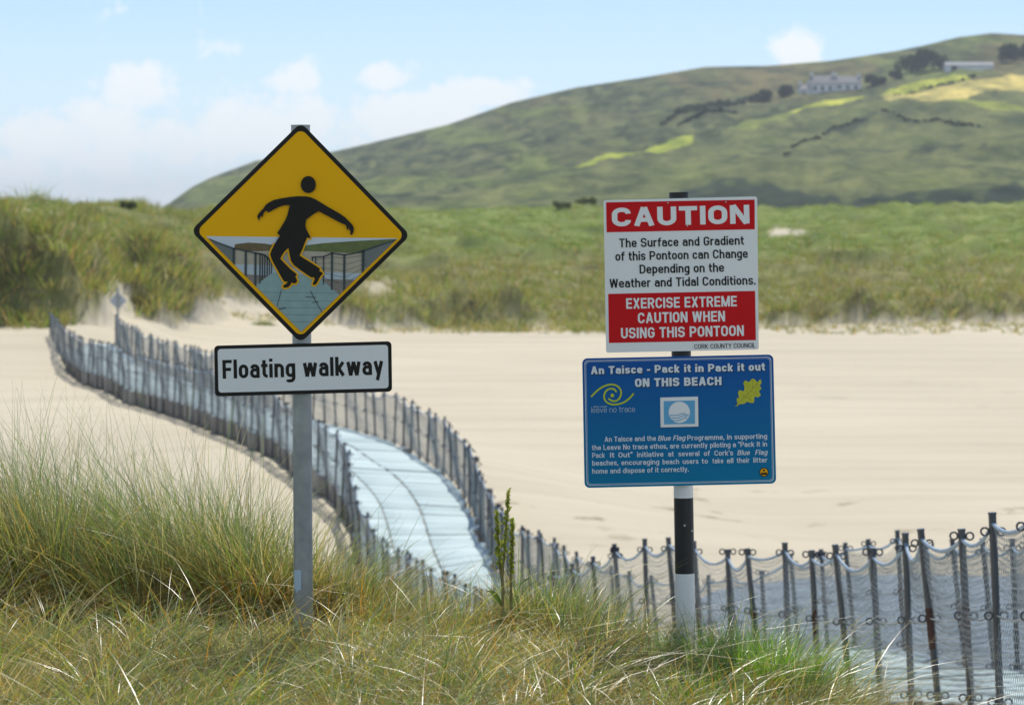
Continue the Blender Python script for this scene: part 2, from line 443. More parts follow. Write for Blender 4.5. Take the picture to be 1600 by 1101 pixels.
# ------------------------------------------------------------------ terrain (heights relative to the eye)
KPX = np.array([-1500, -400, 0, 100, 200, 280, 400, 520, 600, 900, 1200, 1600, 2600])
KD0 = np.array([118, 118, 118, 119, 126, 136, 142, 142, 150, 155, 155, 155, 155])
KY0 = np.array([515, 515, 515, 508, 500, 500, 500, 508, 515, 515, 512, 505, 505])
KD1 = np.array([125, 125, 125, 126, 134, 146, 160, 160, 172, 178, 178, 178, 178])
KY1 = np.array([430, 430, 428, 425, 440, 445, 455, 445, 450, 455, 460, 462, 462])
KD2 = np.array([160, 160, 160, 160, 165, 175, 195, 205, 225, 230, 230, 230, 230])
KY2 = np.array([362, 362, 364, 368, 374, 380, 388, 390, 385, 388, 388, 382, 382])
KD3 = np.array([192, 192, 192, 192, 192, 210, 250, 280, 310, 330, 340, 340, 340])
KY3 = np.array([312, 312, 317, 323, 328, 336, 332, 330, 329, 328, 331, 325, 320])


MOUNDS = [(-60, 121, 2.6, 1.6), (30, 124, 2.2, 1.8), (70, 121.5, 1.5, 1.0), (125, 122.5, 1.5, 1.3), (100, 129, 2.4, 1.6), (0, 131, 2.6, 1.2), (245, 132, 1.5, 1.0), (262, 137, 2.4, 1.8),
          (300, 140, 1.8, 1.4), (225, 142, 2.0, 1.2), (340, 150, 2.6, 1.5), (560, 145, 1.7, 1.1), (610, 153, 2.2, 1.2), (660, 156, 2.2, 1.3), (700, 160, 1.8, 1.0), (760, 158, 2.4, 1.2), (820, 158, 1.7, .9),
          (1230, 158, 1.6, .8), (1300, 160, 2.4, 1.0), (1380, 159, 1.9, 1.1), (1450, 161, 2.4, 1.0), (1540, 160, 2.0, 1.0), (1610, 162, 2.2, 1.0), (640, 190, 3, 1.2), (870, 205, 3, 1.2), (760, 220, 3, 1.1), (1330, 200, 3, 1.2), (1500, 215, 3, 1.1)]


def ground(x, y, detail=True):
    x = np.asarray(x, float); y = np.asarray(y, float)
    ys = np.maximum(y, 1.0); px = 800 + F*x/ys
    zb = -6.45 + 1.35*sstep(70, 150, y) + .75*sstep(-3, -17, x)*sstep(45, 115, y)
    zb = zb + .10*fbm(x/9, y/9, 3)*sstep(20, 40, y)
    zb = zb - .55*sstep(60, 56, y+1.2*fbm(x/6, y/20, 8, 3))*sstep(24, 30, y)*sstep(-2.0, 1.0, x)
    # the sand under the floats
    xa, za = ea(np.clip(y, D_NEAR, D_FAR)); xb, zbb = eb(np.clip(y, D_NEAR, D_FAR))
    xc = (xa+xb)/2; f = np.clip((x-xa)/np.maximum(xb-xa, .5), 0, 1)
    zw = za*(1-f)+zbb*f - .43
    d = np.maximum(np.maximum(xa-x, x-xb), 0)
    w = 1-sstep(.5, 8.0, d)
    zb = zb*(1-w)+zw*w
    # dunes behind the beach
    g = lambda K: np.interp(px, KPX, K)
    D0, D1, D2, D3 = g(KD0), g(KD1), g(KD2), g(KD3)
    z0 = -(g(KY0)-HZ)/F*D0; z1 = -(g(KY1)-HZ)/F*D1; z2 = -(g(KY2)-HZ)/F*D2; z3 = -(g(KY3)-HZ)/F*D3
    zd = np.where(y < D1, z0+(z1-z0)*sstep(0, 1, (y-D0)/(D1-D0)),
         np.where(y < D2, z1+(z2-z1)*np.clip((y-D1)/(D2-D1), 0, 1),
         np.where(y < D3, z2+(z3-z2)*np.clip((y-D2)/(D3-D2), 0, 1), z3-(z3+7)*sstep(0, 90, y-D3))))
    amp = sstep(0, 9, y-D0)*(1-sstep(0, 80, y-D3)*.9)
    zd = zd + .9*np.abs(fbm(px/45, y/14, 39, 3))*sstep(1150, 1250, px)*sstep(-60, 0, y-D3)*(1-sstep(0, 60, y-D3)) + amp*(.85*fbm(x/7, y/11, 21, 4)+.75*(.5-np.abs(fbm(x/4.2, y/5.5, 31, 3)))*1.4-.35+.35*fbm(x/1.8, y/2.5, 35, 2))
    for mp_, my, mr_, mh in MOUNDS:
        q = np.hypot(x-(mp_-800)/F*my, (y-my)*.8)/mr_
        zd = zd + mh*(1-sstep(.45, 1.0, q+.18*fbm(x/1.3, y/1.3, 91, 2)))
    w = sstep(-14, 0, y-D0)
    z = np.where(y > 90, zb*(1-w)+zd*w, zb)
    # the near dune that carries the signs
    ye = 13.25-.22*x-4.0*np.maximum(0, x-.95)
    t = y-ye
    zn = -1.66+.05*fbm(x/.9, y/.9, 41, 4) - .62*np.maximum(0, t) - .16*sstep(-2.0, .2, t)*sstep(-.1, .8, x) - .05*sstep(.0,.8,x)
    zn = np.where(y < 8, zn-.0*(8-y), zn)
    k = .25
    h = np.clip(.5+.5*(zn-z)/k, 0, 1)
    z = np.where(y < 40, z*(1-h)+zn*h+k*h*(1-h), z)
    return z


def veg_masks(x, y, z):
    ys = np.maximum(y, 1); px = 800+F*x/ys; py = HZ-F*z/ys
    bx = [-400, 0, 85, 130, 150, 165, 198, 212, 290, 305, 330, 420, 500, 530, 560, 640, 900, 1200, 1600, 2600]
    by = [512, 510, 506, 508, 496, 436, 446, 494, 500, 470, 462, 470, 462, 482, 506, 512, 514, 508, 496, 496]
    bound = np.interp(px, bx, by) + 12*fbm(px/16, py/20, 51, 3)
    v = sstep(6, -6, py-bound)*(y > 100)
    v = np.maximum(v, (y > 420)*1.0)
    patch = np.exp(-((px-1228)/34)**2-((py-362)/6)**2)
    v = v*(1-sstep(.35, .6, patch))
    v = v*(1-.8*np.exp(-((px-590)/30)**2-((py-448)/12)**2))
    ye = 13.25-.22*x-4.0*np.maximum(0, x-.95)
    vn = sstep(2.5, .6, y-ye+.8*fbm(x/.7, y/.7, 61, 3))*(y < 40)*.93
    v = np.maximum(v, vn)
    lush = .68*sstep(450, 370, py+25*fbm(px/80, py/30, 71, 3))*sstep(250, 800, px)*.85 + sstep(430, 350, py)*.4
    lush = np.clip(lush+.45*fbm(px/50, py/18, 77, 3), 0, 1)*(y > 100) + (y < 40)*.25
    wr = np.exp(-((py-800)/45)**2)*.9+np.exp(-((py-620)/30)**2)*.25
    wr = wr*(x > -1)
    return v, np.clip(lush, 0, 1), wr


def build_ground():
    ys = [-30.0]
    while ys[-1] < 700:
        y = ys[-1]
        st = 1.5 if y < 6 else (.14 if y < 16 else (.3 if y < 30 else (.8 if y < 110 else (.75 if y < 200 else (1.6 if y < 345 else 12)))))
        ys.append(y+st)
    ys += [900, 1400, 2500, 5000, 9000]
    ys = np.array(ys); us = np.concatenate([np.linspace(-.75, -.23, 40), np.linspace(-.22, .22, 340), np.linspace(.23, .75, 40)])
    Y, U = np.meshgrid(ys, us, indexing='ij'); X = U*(np.maximum(Y, 0)+14)
    Z = ground(X, Y); v, l, w = veg_masks(X, Y, Z)
    nr, nc = Y.shape; idx = np.arange(nr*nc).reshape(nr, nc)
    f = np.stack([idx[:-1, :-1], idx[:-1, 1:], idx[1:, 1:], idx[1:, :-1]], -1).reshape(-1, 4)
    me = mesh_np('ground', np.stack([X, Y, Z+EZ], -1).reshape(-1, 3), f, True, None, {'veg': v.ravel(), 'lush': l.ravel(), 'wrack': w.ravel()})
    tag(link('ground', me, M['ground']), kind='structure')
build_ground()

def water():
    xs = np.linspace(-1.5, 70, 80); ys = np.linspace(22, 60, 40); Y, X = np.meshgrid(ys, xs, indexing='ij')
    nr, nc = Y.shape; idx = np.arange(nr*nc).reshape(nr, nc)
    f = np.stack([idx[:-1, :-1], idx[:-1, 1:], idx[1:, 1:], idx[1:, :-1]], -1).reshape(-1, 4)
    tag(link('water', mesh_np('water', np.stack([X, Y, np.full_like(X, EZ-6.62)], -1).reshape(-1, 3), f), M['water']), kind='structure')
water()

# ------------------------------------------------------------------ the far hill
SIL = np.array([(-600,352),(100,350),(200,342),(245,331),(300,292),(330,277),(400,251),(460,243),(520,237),(620,214),(700,195),(760,174),(800,160),(900,137),
                (1000,122),(1060,112),(1100,105),(1200,103),(1300,95),(1400,80),(1450,70),(1500,58),(1550,52),(1600,55),(1800,62),(2600,140)], float)
HD0, HD1 = 520.0, 1250.0
def hill_t2y(t): return HD0+(HD1-HD0)*t
def hill_py(px, t):
    ys = np.interp(px, SIL[:, 0], SIL[:, 1]); b = 352.0
    return b+(ys-b)*np.power(t, .88)
def hill_point(px, py):
    ys = float(np.interp(px, SIL[:, 0], SIL[:, 1])); t = ((py-352)/(ys-352))**(1/.88)
    D = hill_t2y(min(t, 1)); return P(px, py, D)


def in_poly(px, py, poly):
    r = np.zeros(px.shape, bool); n = len(poly)
    for i in range(n):
        x0, y0 = poly[i]; x1, y1 = poly[(i+1) % n]
        c = ((y0 > py) != (y1 > py)) & (px < (x1-x0)*(py-y0)/((y1-y0) if y1 != y0 else 1e-9)+x0)
        r ^= c
    return r


def seg_dist(px, py, pts):
    d = np.full(px.shape, 1e9)
    for (x0, y0), (x1, y1) in zip(pts[:-1], pts[1:]):
        vx, vy = x1-x0, y1-y0; t = np.clip(((px-x0)*vx+(py-y0)*vy)/(vx*vx+vy*vy), 0, 1)
        d = np.minimum(d, np.hypot(px-x0-t*vx, py-y0-t*vy))
    return d


def build_hill():
    pxs = np.arange(-500, 2500, 5.0); ts = np.concatenate([np.linspace(0, 1, 130), 1+np.linspace(.02, .6, 14)])
    T, PX = np.meshgrid(ts, pxs, indexing='ij')
    PY = hill_py(PX, np.minimum(T, 1)); D = hill_t2y(T)
    Z = EZ-(PY-HZ)/F*D
    Z = np.where(T > 1, Z-(T-1)*130, Z)
    X = (PX-800)/F*D
    am = np.clip((352-PY)/60, 0, 1)*sstep(1.02, .85, T)
    Z = Z+am*(3.2*fbm(X/60, D/120, 5, 5)+1.7*fbm(X/12, D/24, 9, 3))
    # land cover
    n1 = fbm(PX/90, PY/26, 101, 4); n2 = fbm(PX/22, PY/8, 111, 4); n3 = fbm(PX/160, PY/60, 121, 3)
    base = np.stack([.098+.03*n1, .112+.03*n1, .052+.012*n1], -1)
    scrub = np.array([.034, .052, .026]); heath = np.array([.13, .115, .06]); past = np.array([.125, .165, .045])
    def mixin(c, w):
        nonlocal base
        base = base*(1-w[..., None])+np.asarray(c)*w[..., None]
    mixin(scrub, np.clip(sstep(.04, .26, n2+.4*n1+.9*fbm(PX/11, PY/4.5, 115, 3)), 0, 1)*.85)
    mixin(heath, sstep(.1, .5, n3+.4*n2)*sstep(210, 120, PY)*.8)
    mixin(past, sstep(.05, .4, fbm(PX/120, PY/22, 131, 3))*.55)
    # a second, nearer fold of the hill is greener
    fold = np.interp(PX, [-600, 620, 760, 860, 1000, 1100, 1240, 1600, 2600], [400, 322, 290, 268, 238, 214, 172, 118, 60])
    mixin((.118, .138, .054), sstep(-4, 14, PY-fold)*.55)
    mixin(scrub, np.exp(-((PY-fold+3)/4.5)**2)*sstep(-.3, .2, fbm(PX/35, PY/30, 141, 2))*.75*(PX > 620)*(PX < 1250))
    def field(poly, c, w=.95):
        mm = in_poly(PX+2.0*n2, PY+1.2*n2, poly); mixin(c, mm*w)
    field([(1378,152),(1420,141),(1500,127),(1600,112),(1700,98),(1700,130),(1600,134),(1540,144),(1490,157),(1430,163),(1390,160)], (.47, .40, .14))
    field([(1225,178),(1250,170),(1310,152),(1380,137),(1410,127),(1500,115),(1520,119),(1450,132),(1400,143),(1320,158),(1260,174),(1235,181)], (.33, .36, .06))
    field([(878,258),(930,247),(1000,232),(1060,215),(1085,212),(1080,224),(1030,236),(960,247),(900,260)], (.27, .32, .05))
    field([(1480,165),(1540,158),(1600,166),(1700,170),(1700,185),(1560,176)], (.22, .26, .05), .7)
    field([(1130,205),(1180,190),(1240,178),(1225,192),(1160,208)], (.20, .24, .06), .6)
    # scrubby cliffs at the foot
    cl = np.interp(PX, [-600, 900, 1050, 1120, 1200, 1260, 1330, 1450, 1600, 2600], [360, 330, 312, 286, 292, 312, 318, 308, 302, 302])
    cl = cl+9*fbm(PX/26, PY/60, 151, 3)
    mixin((.020, .034, .026), sstep(-2, 4, PY-cl)*.92)
    mixin((.075, .10, .04), sstep(.15, .4, fbm(PX/30, PY/14, 161, 3))*sstep(-2, 4, PY-cl)*.6)
    walls = [[(1225,240),(1262,215),(1300,205),(1350,195),(1395,178)], [(1380,188),(1440,196),(1530,202)], [(1120,250),(1180,238),(1230,242)],
             [(1130,104),(1300,118)], [(980,170),(1060,160),(1120,158)], [(640,240),(720,232),(800,214)], [(1000,140),(1150,128)], [(1310,230),(1420,240),(1540,236)]]
    for wl in walls:
        mixin((.028, .042, .028), np.clip(1.4-seg_dist(PX, PY, wl)/2.6, 0, 1)*sstep(-.35, .1, n2)*.85)
    nr, nc = T.shape; idx = np.arange(nr*nc).reshape(nr, nc)
    f = np.stack([idx[:-1, :-1], idx[:-1, 1:], idx[1:, 1:], idx[1:, :-1]], -1).reshape(-1, 4)
    me = mesh_np('hill', np.stack([X, D, Z], -1).reshape(-1, 3), f, True, None, {'cover': np.clip(base, .01, 1).reshape(-1, 3)})
    o = tag(link('hill', me, M['hill']), kind='structure')
    return o
hill = build_hill()
hill_bvh = None
from mathutils.bvhtree import BVHTree
def hill_drop(px, py):
    """the place on the hill's surface seen at that bearing"""
    global hill_bvh
    if hill_bvh is None:
        hill_bvh = BVHTree.FromPolygons([v.co for v in hill.data.vertices], [p.vertices for p in hill.data.polygons])
    p = hill_point(px, py)
    hit = hill_bvh.ray_cast(Vector((p.x, p.y, 400)), Vector((0, 0, -1)))[0]
    return hit if hit is not None else p


def leaf_cloud(centers, radii, n, size, cols, squash=.8, seed=0):
    r = np.random.default_rng(seed); V = []; T = []
    for c, R in zip(centers, radii):
        k = max(12, int(n*(R**2)/np.mean(np.square(radii))/1.0))
        d = r.normal(size=(k, 3)); d /= np.linalg.norm(d, axis=1)[:, None]
        p = np.asarray(c)+d*(R*np.power(r.random(k), .25))[:, None]*np.array([1, 1, squash])
        a = r.normal(size=(k, 3)); a /= np.linalg.norm(a, axis=1)[:, None]
        b = np.cross(a, r.normal(size=(k, 3))); b /= np.linalg.norm(b, axis=1)[:, None]
        s = size*(.6+.8*r.random(k))[:, None]
        q = np.stack([p-a*s-b*s*.6, p+a*s-b*s*.6, p+a*s+b*s*.6, p-a*s+b*s*.6], 1)
        V.append(q.reshape(-1, 3))
        ci = np.asarray(cols)[r.integers(0, len(cols), k)]*(.75+.5*r.random(k))[:, None]
        T.append(np.repeat(ci, 4, 0))
    V = np.concatenate(V); T = np.concatenate(T)
    return V, np.arange(len(V)).reshape(-1, 4), T


DARKG = [(.030, .048, .020), (.045, .065, .026), (.022, .036, .02)]
def hill_tree(px, py, wpx, hpx, label, seed, group='dark trees by the hill farm'):
    p = hill_drop(px, py); s = p.y/F; W = wpx*s; H = hpx*s
    e = empty('tree', p-Vector((0, 0, .3)), label, 'tree', group)
    t = MB()
    r = random.Random(seed)
    t.tube([(0, 0, -.3), (.1, 0, H*.3), (.2, .1, H*.6)], [W*.035, W*.025, W*.012], 7)
    for k in range(4):
        an = k*1.6+r.random(); t.tube([(.1, 0, H*.3), (math.cos(an)*W*.2, math.sin(an)*W*.2, H*.55)], [W*.016, W*.006], 5)
    t.build('trunk', M['bark'], e)
    cs = []; rs = []
    for k in range(9):
        an = r.random()*6.28; rr = W*.30*r.random()**.6
        cs.append((math.cos(an)*rr*1.25, math.sin(an)*rr, H*(.26+.50*r.random()))); rs.append(H*(.24+.10*r.random()))
    V, f, T = leaf_cloud(cs, rs, 150, .36, DARKG, .85, seed)
    link('crown', mesh_np('crown', V, f, False, None, {'tint': T}), M['leaf'], e)

for i, (a, b, w, h, lab) in enumerate([
        (1425, 112, 52, 36, 'broad dark tree on the hill, left half of the pair beside the white barn'),
        (1457, 110, 48, 34, 'dark rounded tree on the hill, right half of the pair beside the white barn'),
        (1572, 96, 46, 32, 'dark tree on the hill just right of the white barn'),
        (1604, 93, 40, 32, 'dark tree at the right edge of the photo, on the hill beyond the barn'),
        (1368, 130, 36, 18, 'low dark tree on the hill just right of the white farmhouse'),
        (1400, 122, 30, 16, 'small dark tree on the hill between farmhouse and the broad tree pair'),
        (1195, 152, 44, 22, 'dark bushy tree on the hill at the end of the hedge left of the farmhouse'),
        (1228, 147, 24, 18, 'small dark tree on the hill right beside the left gable of the farmhouse')]):
    hill_tree(a, b, w, h, lab, 50+i)


def hedge(pts, hpx, label, seed):
    """a field hedge on the hill as one long leafy mesh"""
    r = random.Random(seed); cs = []; rs = []
    base = hill_drop(*pts[0])
    for (x0, y0), (x1, y1) in zip(pts[:-1], pts[1:]):
        n = max(2, int(math.hypot(x1-x0, y1-y0)/5))
        for k in range(n):
            f = (k+r.random())/n; p = hill_drop(x0+(x1-x0)*f, y0+(y1-y0)*f+r.uniform(-1.5, 1.5))
            R = hpx*p.y/F*r.uniform(.3, .75)
            cs.append(p+Vector((0, 0, R*.45))-base); rs.append(R)
    V, f, T = leaf_cloud(cs, rs, 46, .38, DARKG, .8, seed)
    o = link('hedgerow', mesh_np('hedgerow', V, f, False, None, {'tint': T}), M['leaf'], None, base)
    tag(o, label, 'hedge', 'hedgerows on the hill')
hedge([(1035,192),(1070,178),(1110,170),(1150,158),(1185,152)], 12, 'long dark hedge climbing the hill towards the white farmhouse', 3)
hedge([(1060,196),(1100,186),(1150,178)], 8, 'short dark hedge lying just below the long hedge left of the farmhouse', 4)
hedge([(1395,143),(1440,133),(1500,124),(1525,117)], 3.5, 'thin dark hedge along the upper edge of the mown yellow field', 5)
hedge([(1222,240),(1262,215),(1300,204),(1350,194)], 3.2, 'thin dark hedge running diagonally down the slope below the yellow strip', 6)
hedge([(1378,186),(1440,196),(1530,202)], 3.2, 'thin dark hedge running level below the mown yellow field', 7)


def farmhouse():
    p = hill_drop(1296, 140); s = p.y/F
    e = empty('farmhouse', p-Vector((0, 0, .8)), 'long white farmhouse with grey slate roofs and chimneys on the hill', 'house')
    def block(x0, x1, y, dep, z0, wh, rh, wins):
        w = MB(); cx = (x0+x1)/2; hx = (x1-x0)/2
        w.box((cx, y+dep/2, z0+wh/2-1.5), (hx, dep/2, wh/2+1.5))
        for sx in (x0+.15, x1-.15):
            w.add([(sx-.15, y, z0+wh), (sx+.15, y, z0+wh), (sx+.15, y+dep, z0+wh), (sx-.15, y+dep, z0+wh), (sx-.15, y+dep/2, z0+wh+rh), (sx+.15, y+dep/2, z0+wh+rh)],
                  [(0, 1, 5, 4), (1, 2, 5), (2, 3, 4, 5), (3, 0, 4)])
        wall = w.build('wall', M['limewash'], e)
        r = MB(); ov = .3; tk = .18
        for sg, ya in ((0, y-ov), (1, y+dep+ov)):
            ez = z0+wh-.12
            vs = [(x0-.12, ya, ez), (x1+.12, ya, ez), (x1+.12, y+dep/2, z0+wh+rh+.08), (x0-.12, y+dep/2, z0+wh+rh+.08)]
            vs += [(a, b, c+tk) for a, b, c in vs]
            r.add(vs, [(0, 3, 2, 1), (4, 5, 6, 7), (0, 1, 5, 4), (1, 2, 6, 5), (2, 3, 7, 6), (3, 0, 4, 7)])
        roof = r.build('roof', M['slate'], e)
        for cxm in (x0+.5, x1-.5):
            c = MB(); c.box((cxm, y+dep/2, z0+wh+rh+.5), (.45, .35, .8)); c.box((cxm, y+dep/2, z0+wh+rh+1.36), (.52, .42, .07)); c.build('chimney', M['limewash'], roof)
        for wx, wz, ww, wh2 in wins:
            q = MB(); q.box((wx, y-.02, z0+wz), (ww/2, .05, wh2/2)); wn = q.build('window', M['window'], wall)
    block(-10.5, -6.5, -1, 6, -1.2, 2.6, 1.6, [(-9, 1.4, 1.0, 1.0)])
    block(-6.3, 2.0, 0, 7, .2, 3.4, 2.6, [(-5, 1.8, 1.0, 1.5), (-2.4, 1.8, 1.0, 1.5), (.3, 1.8, 1.0, 1.5)])
    block(2.2, 11.2, 1, 6.5, 1.0, 2.9, 2.2, [(3.6, 1.5, 1.0, 1.1), (6.4, 1.4, .9, 1.6), (9.2, 1.5, 1.0, 1.1)])
farmhouse()


def barn():
    p = hill_drop(1515, 105)
    e = empty('barn', p-Vector((0, 0, .6)), 'long low white barn with a dark doorway on the hill between dark trees', 'barn')
    w = MB(); w.box((0, 3, .6), (8.2, 3, 1.6)); w.build('wall', M['limewash'], e)
    r = MB()
    for ya in (-.4, 6.4):
        vs = [(-8.5, ya, 2.1), (8.5, ya, 2.1), (8.5, 3, 3.3), (-8.5, 3, 3.3)]; vs += [(a, b, c+.15) for a, b, c in vs]
        r.add(vs, [(0, 3, 2, 1), (4, 5, 6, 7), (0, 1, 5, 4), (1, 2, 6, 5), (2, 3, 7, 6), (3, 0, 4, 7)])
    r.build('roof', M['sheetroof'], e)
    d = MB(); d.box((-5.4, -.03, .9), (1.1, .06, 1.1)); d.build('door', M['window'], e)
barn()

# ------------------------------------------------------------------ floating walkway
def build_walkway():
    e = empty('floating_walkway', (0, 50, EZ-6.5), 'pale blue grey floating walkway of plastic blocks curving across the sand', 'walkway')
    # arc length along the centre
    ds = np.linspace(D_FAR, D_NEAR, 3000); xa, za = ea(ds); xb, zb = eb(ds)
    xc = (xa+xb)/2; zc = (za+zb)/2
    s = np.concatenate([[0], np.cumsum(np.sqrt(np.diff(xc)**2+np.diff(ds)**2+np.diff(zc)**2))])
    rows = np.arange(0, s[-1]-.5, .5)
    V = []; Fc = []; SH = []; MI = []
    r = np.random.default_rng(5)
    cuts = [0, .27, .579, .584, 1]
    g = .0045
    for ri, s0 in enumerate(rows):
        d0 = np.interp(s0+g, s, ds); d1 = np.interp(s0+.5-g, s, ds)
        rowz = r.normal(0, .006)
        for j in (0, 1, 3):
            off = .018*r.normal()
            f0, f1 = cuts[j]+.005, cuts[j+1]-.005
            if j == 1 and ri % 2: f1 += .006
            zj = rowz+r.normal(0, .005)
            def pt(d, f):
                a = ea(d); b = eb(d); dd = d + (f-.5)*.0
                return np.array([a[0]*(1-f)+b[0]*f, dd, a[1]*(1-f)+b[1]*f+EZ+zj])
            if j == 0: f0 += .02*r.normal()
            if j == 3: f1 += .02*r.normal()
            q = [pt(d0, f0), pt(d0, f1), pt(d1, f1), pt(d1, f0)]
            c = sum(q)/4; b = len(V)
            dz = np.array([0, 0, 1.0])
            low = [p-dz*.40 for p in q]; mid = [p-dz*.012 for p in q]; top = [c+(p-c)*(1-.045) for p in q]
            V += low+mid+top
            SH += [r.random()*.5]*12
            for k in range(4):
                k2 = (k+1) % 4
                MI += [1, 0]; Fc.append((b+k, b+k2, b+4+k2, b+4+k)); Fc.append((b+4+k, b+4+k2, b+8+k2, b+8+k))
            MI.append(0); Fc.append((b+8, b+9, b+10, b+11))
    nb = 0
    for ri, s0 in enumerate(rows[:-1]):
        d0 = np.interp(s0, s, ds); d1 = np.interp(s0+.5, s, ds); b = len(V); lo = np.array([0, 0, EZ-.03])
        for d in (d0, d1):
            a, c2 = np.array(ea(d)), np.array(eb(d))
            for f in (.02, .98): q = a*(1-f)+c2*f; V.append(np.array([q[0], d, q[1]])+lo)
        SH += [.25]*4; Fc.append((b, b+1, b+3, b+2)); MI.append(1)
    V = np.array(V)-np.array([0, 50, EZ-6.5]); Fc = np.array(Fc)[:, ::-1]
    # winding: rows run towards the camera
    me = mesh_np('deck', V, Fc, False, MI, {'shade': np.array(SH)})
    bm = bmesh.new(); bm.from_mesh(me); bmesh.ops.recalc_face_normals(bm, faces=bm.faces); bm.to_mesh(me); bm.free()
    link('deck', me, [M['deck'], M['floatside']], e)
build_walkway()


def build_fence(which, label):
    fn = ea if which == 'A' else eb
    side = -1 if which == 'A' else 1
    ds = np.linspace(D_FAR, D_NEAR+.3, 3000); x, z = fn(ds)
    s = np.concatenate([[0], np.cumsum(np.sqrt(np.diff(x)**2+np.diff(ds)**2+np.diff(z)**2))])
    L = s[-1]; n = min(99, int(L/1.0)); step = L/n
    rnd = random.Random(3 if which == 'A' else 4)
    o = np.array([0, 50, EZ-6.5])
    e = empty('netting_fence', o, label, 'fence', 'fences along the floating walkway')
    def at(sv):
        d = np.interp(sv, s, ds); xx, zz = fn(d); return np.array([xx+side*.045, d, zz+EZ])
    tops = []; bases = []; hs = []
    for i in range(n+1):
        b = at(min(i*step+rnd.uniform(-.06, .06), L)); h = HR+rnd.uniform(-.05, .06)
        near = b[1] < 45
        lean = Vector((-(rnd.uniform(.03, .11) if near else rnd.uniform(-.05, .07)), rnd.uniform(-.04, .04), 1)).normalized()
        t = Vector(b)+lean*h; base = Vector(b)-lean*.38
        tops.append(t); bases.append(Vector(b)); hs.append(lean)
        d = Vector(at(min(i*step+.3, L)))-Vector(at(max(i*step-.3, 0))); d.z = 0; d.normalize()
        nrm = d.cross(Vector((0, 0, 1)))
        p = MB(); o3 = Vector(o)
        p.tube([base-o3, Vector(b)+lean*.25-o3, Vector(b)+lean*.7-o3, t-o3], .0235, 8)
        p.tube([t-o3, t+lean*.012-o3], .026, 8)
        for hh in (HR-.055, HR*.5, .04):
            for sg in (-1, 1):
                dr = Vector((1, rnd.uniform(-.5, .3), 0)).normalized(); c = Vector(b)+lean*hh+dr*sg*.049; p.torus(c-o3, Vector((rnd.uniform(-.3, .3), -1, rnd.uniform(-.2, .2))), .023, .0062, 14, 6)
                p.tube([Vector(b)+lean*hh-o3, Vector(b)+lean*hh+dr*sg*.028-o3], .006, 5)
        mats = [M['postblue']]
        if near and rnd.random() < .2:
            p.tube([Vector(b)+lean*.35+nrm*.002-o3, Vector(b)+lean*.62-o3], .0248, 8, 1); mats = [M['postblue'], M['rust']]
        elif near and rnd.random() < .12:
            p.tube([Vector(b)+lean*.49-o3, Vector(b)+lean*.55-o3], .029, 8, 1); mats = [M['postblue'], M['rust']]
        p.build('post', mats, e)
    # rope through the top rings, sagging
    rp = MB(); pts = []
    sag = [abs(rnd.gauss(.09, .04)) for _ in range(n)]
    o3 = Vector(o)
    for i in range(n):
        a = tops[i]-hs[i]*.055; b = tops[i+1]-hs[i+1]*.055
        k = 6 if a.y < 60 else 3
        for j in range(k):
            f = j/k; q = a.lerp(b, f); q.z -= sag[i]*4*f*(1-f); pts.append(q-o3)
    pts.append(tops[-1]-hs[-1]*.055-o3)
    rp.tube(pts, .0125, 6)
    rp.build('rope', M['rope'], e)
    # knots of darker rope
    for i in range(n):
        if tops[i].y < 75 and rnd.random() < .09:
            kn = MB(); c = tops[i]-hs[i]*.05-o3
            for q in range(3):
                kn.torus(c+Vector((rnd.uniform(-.035, .035), -.02, rnd.uniform(-.01, .012))), (rnd.gauss(0, 1), rnd.gauss(0, 1), rnd.gauss(0, .5)), rnd.uniform(.024, .032), .011, 12, 6)
            kn.tube([c, c+Vector((.06, -.01, -.05)), c+Vector((.12, .0, -.11))], .012, 6)
            kn.build('knot', M['navyrope'], e)
    lw = MB(); pts = []
    for i in range(n):
        for f in (0, .5):
            q = bases[i].lerp(bases[i+1], f)+hs[i]*(HR*.5-.03*4*f*(1-f)*1.0); pts.append(q-o3)
    lw.tube(pts, .006, 5); lw.build('middle_cord', M['net'], e)
    # the net: rows of zigzags tied by short uprights (a chicken-wire of twine)
    ss = np.array([i*step for i in range(n+1)]); Bz = np.array([list(b) for b in bases]); Tz = np.array([list(t-h*.06) for t, h in zip(tops, hs)])
    sg = np.array(sag+[.05])
    def net_pt(sv, v):
        b = np.stack([np.interp(sv, ss, Bz[:, k]) for k in range(3)], -1); t = np.stack([np.interp(sv, ss, Tz[:, k]) for k in range(3)], -1)
        fr = (sv % step)/step; drop = np.interp(sv, ss, sg)*4*fr*(1-fr)
        t[..., 2] -= drop
        q = b+(t-b)*v[..., None]
        amp = .035*np.sin(sv*2.1+v*3)*(4*v*(1-v))
        q[..., 0] += amp; return q
    VV = []; FF = []; off = 0
    def ribbons(p0, p1, w):
        nonlocal off
        dirn = p1-p0; dirn /= np.linalg.norm(dirn, axis=1)[:, None]+1e-9
        # a three sided twine
        a = np.cross(dirn, np.array([0.31, .95, .05])); a /= np.linalg.norm(a, axis=1)[:, None]+1e-9
        bb = np.cross(dirn, a)
        ring = [a*w, -a*w*.5+bb*w*.87, -a*w*.5-bb*w*.87]
        k = len(p0); q = np.stack([p0+ring[0], p0+ring[1], p0+ring[2], p1+ring[0], p1+ring[1], p1+ring[2]], 1)
        VV.append(q.reshape(-1, 3)); bs = off+np.arange(k)[:, None]*6
        for c in ((0, 1, 4, 3), (1, 2, 5, 4), (2, 0, 3, 5)):
            FF.append(bs+np.array(c))
        off += 6*k
    s_near = float(np.interp(-52, -ds, s))
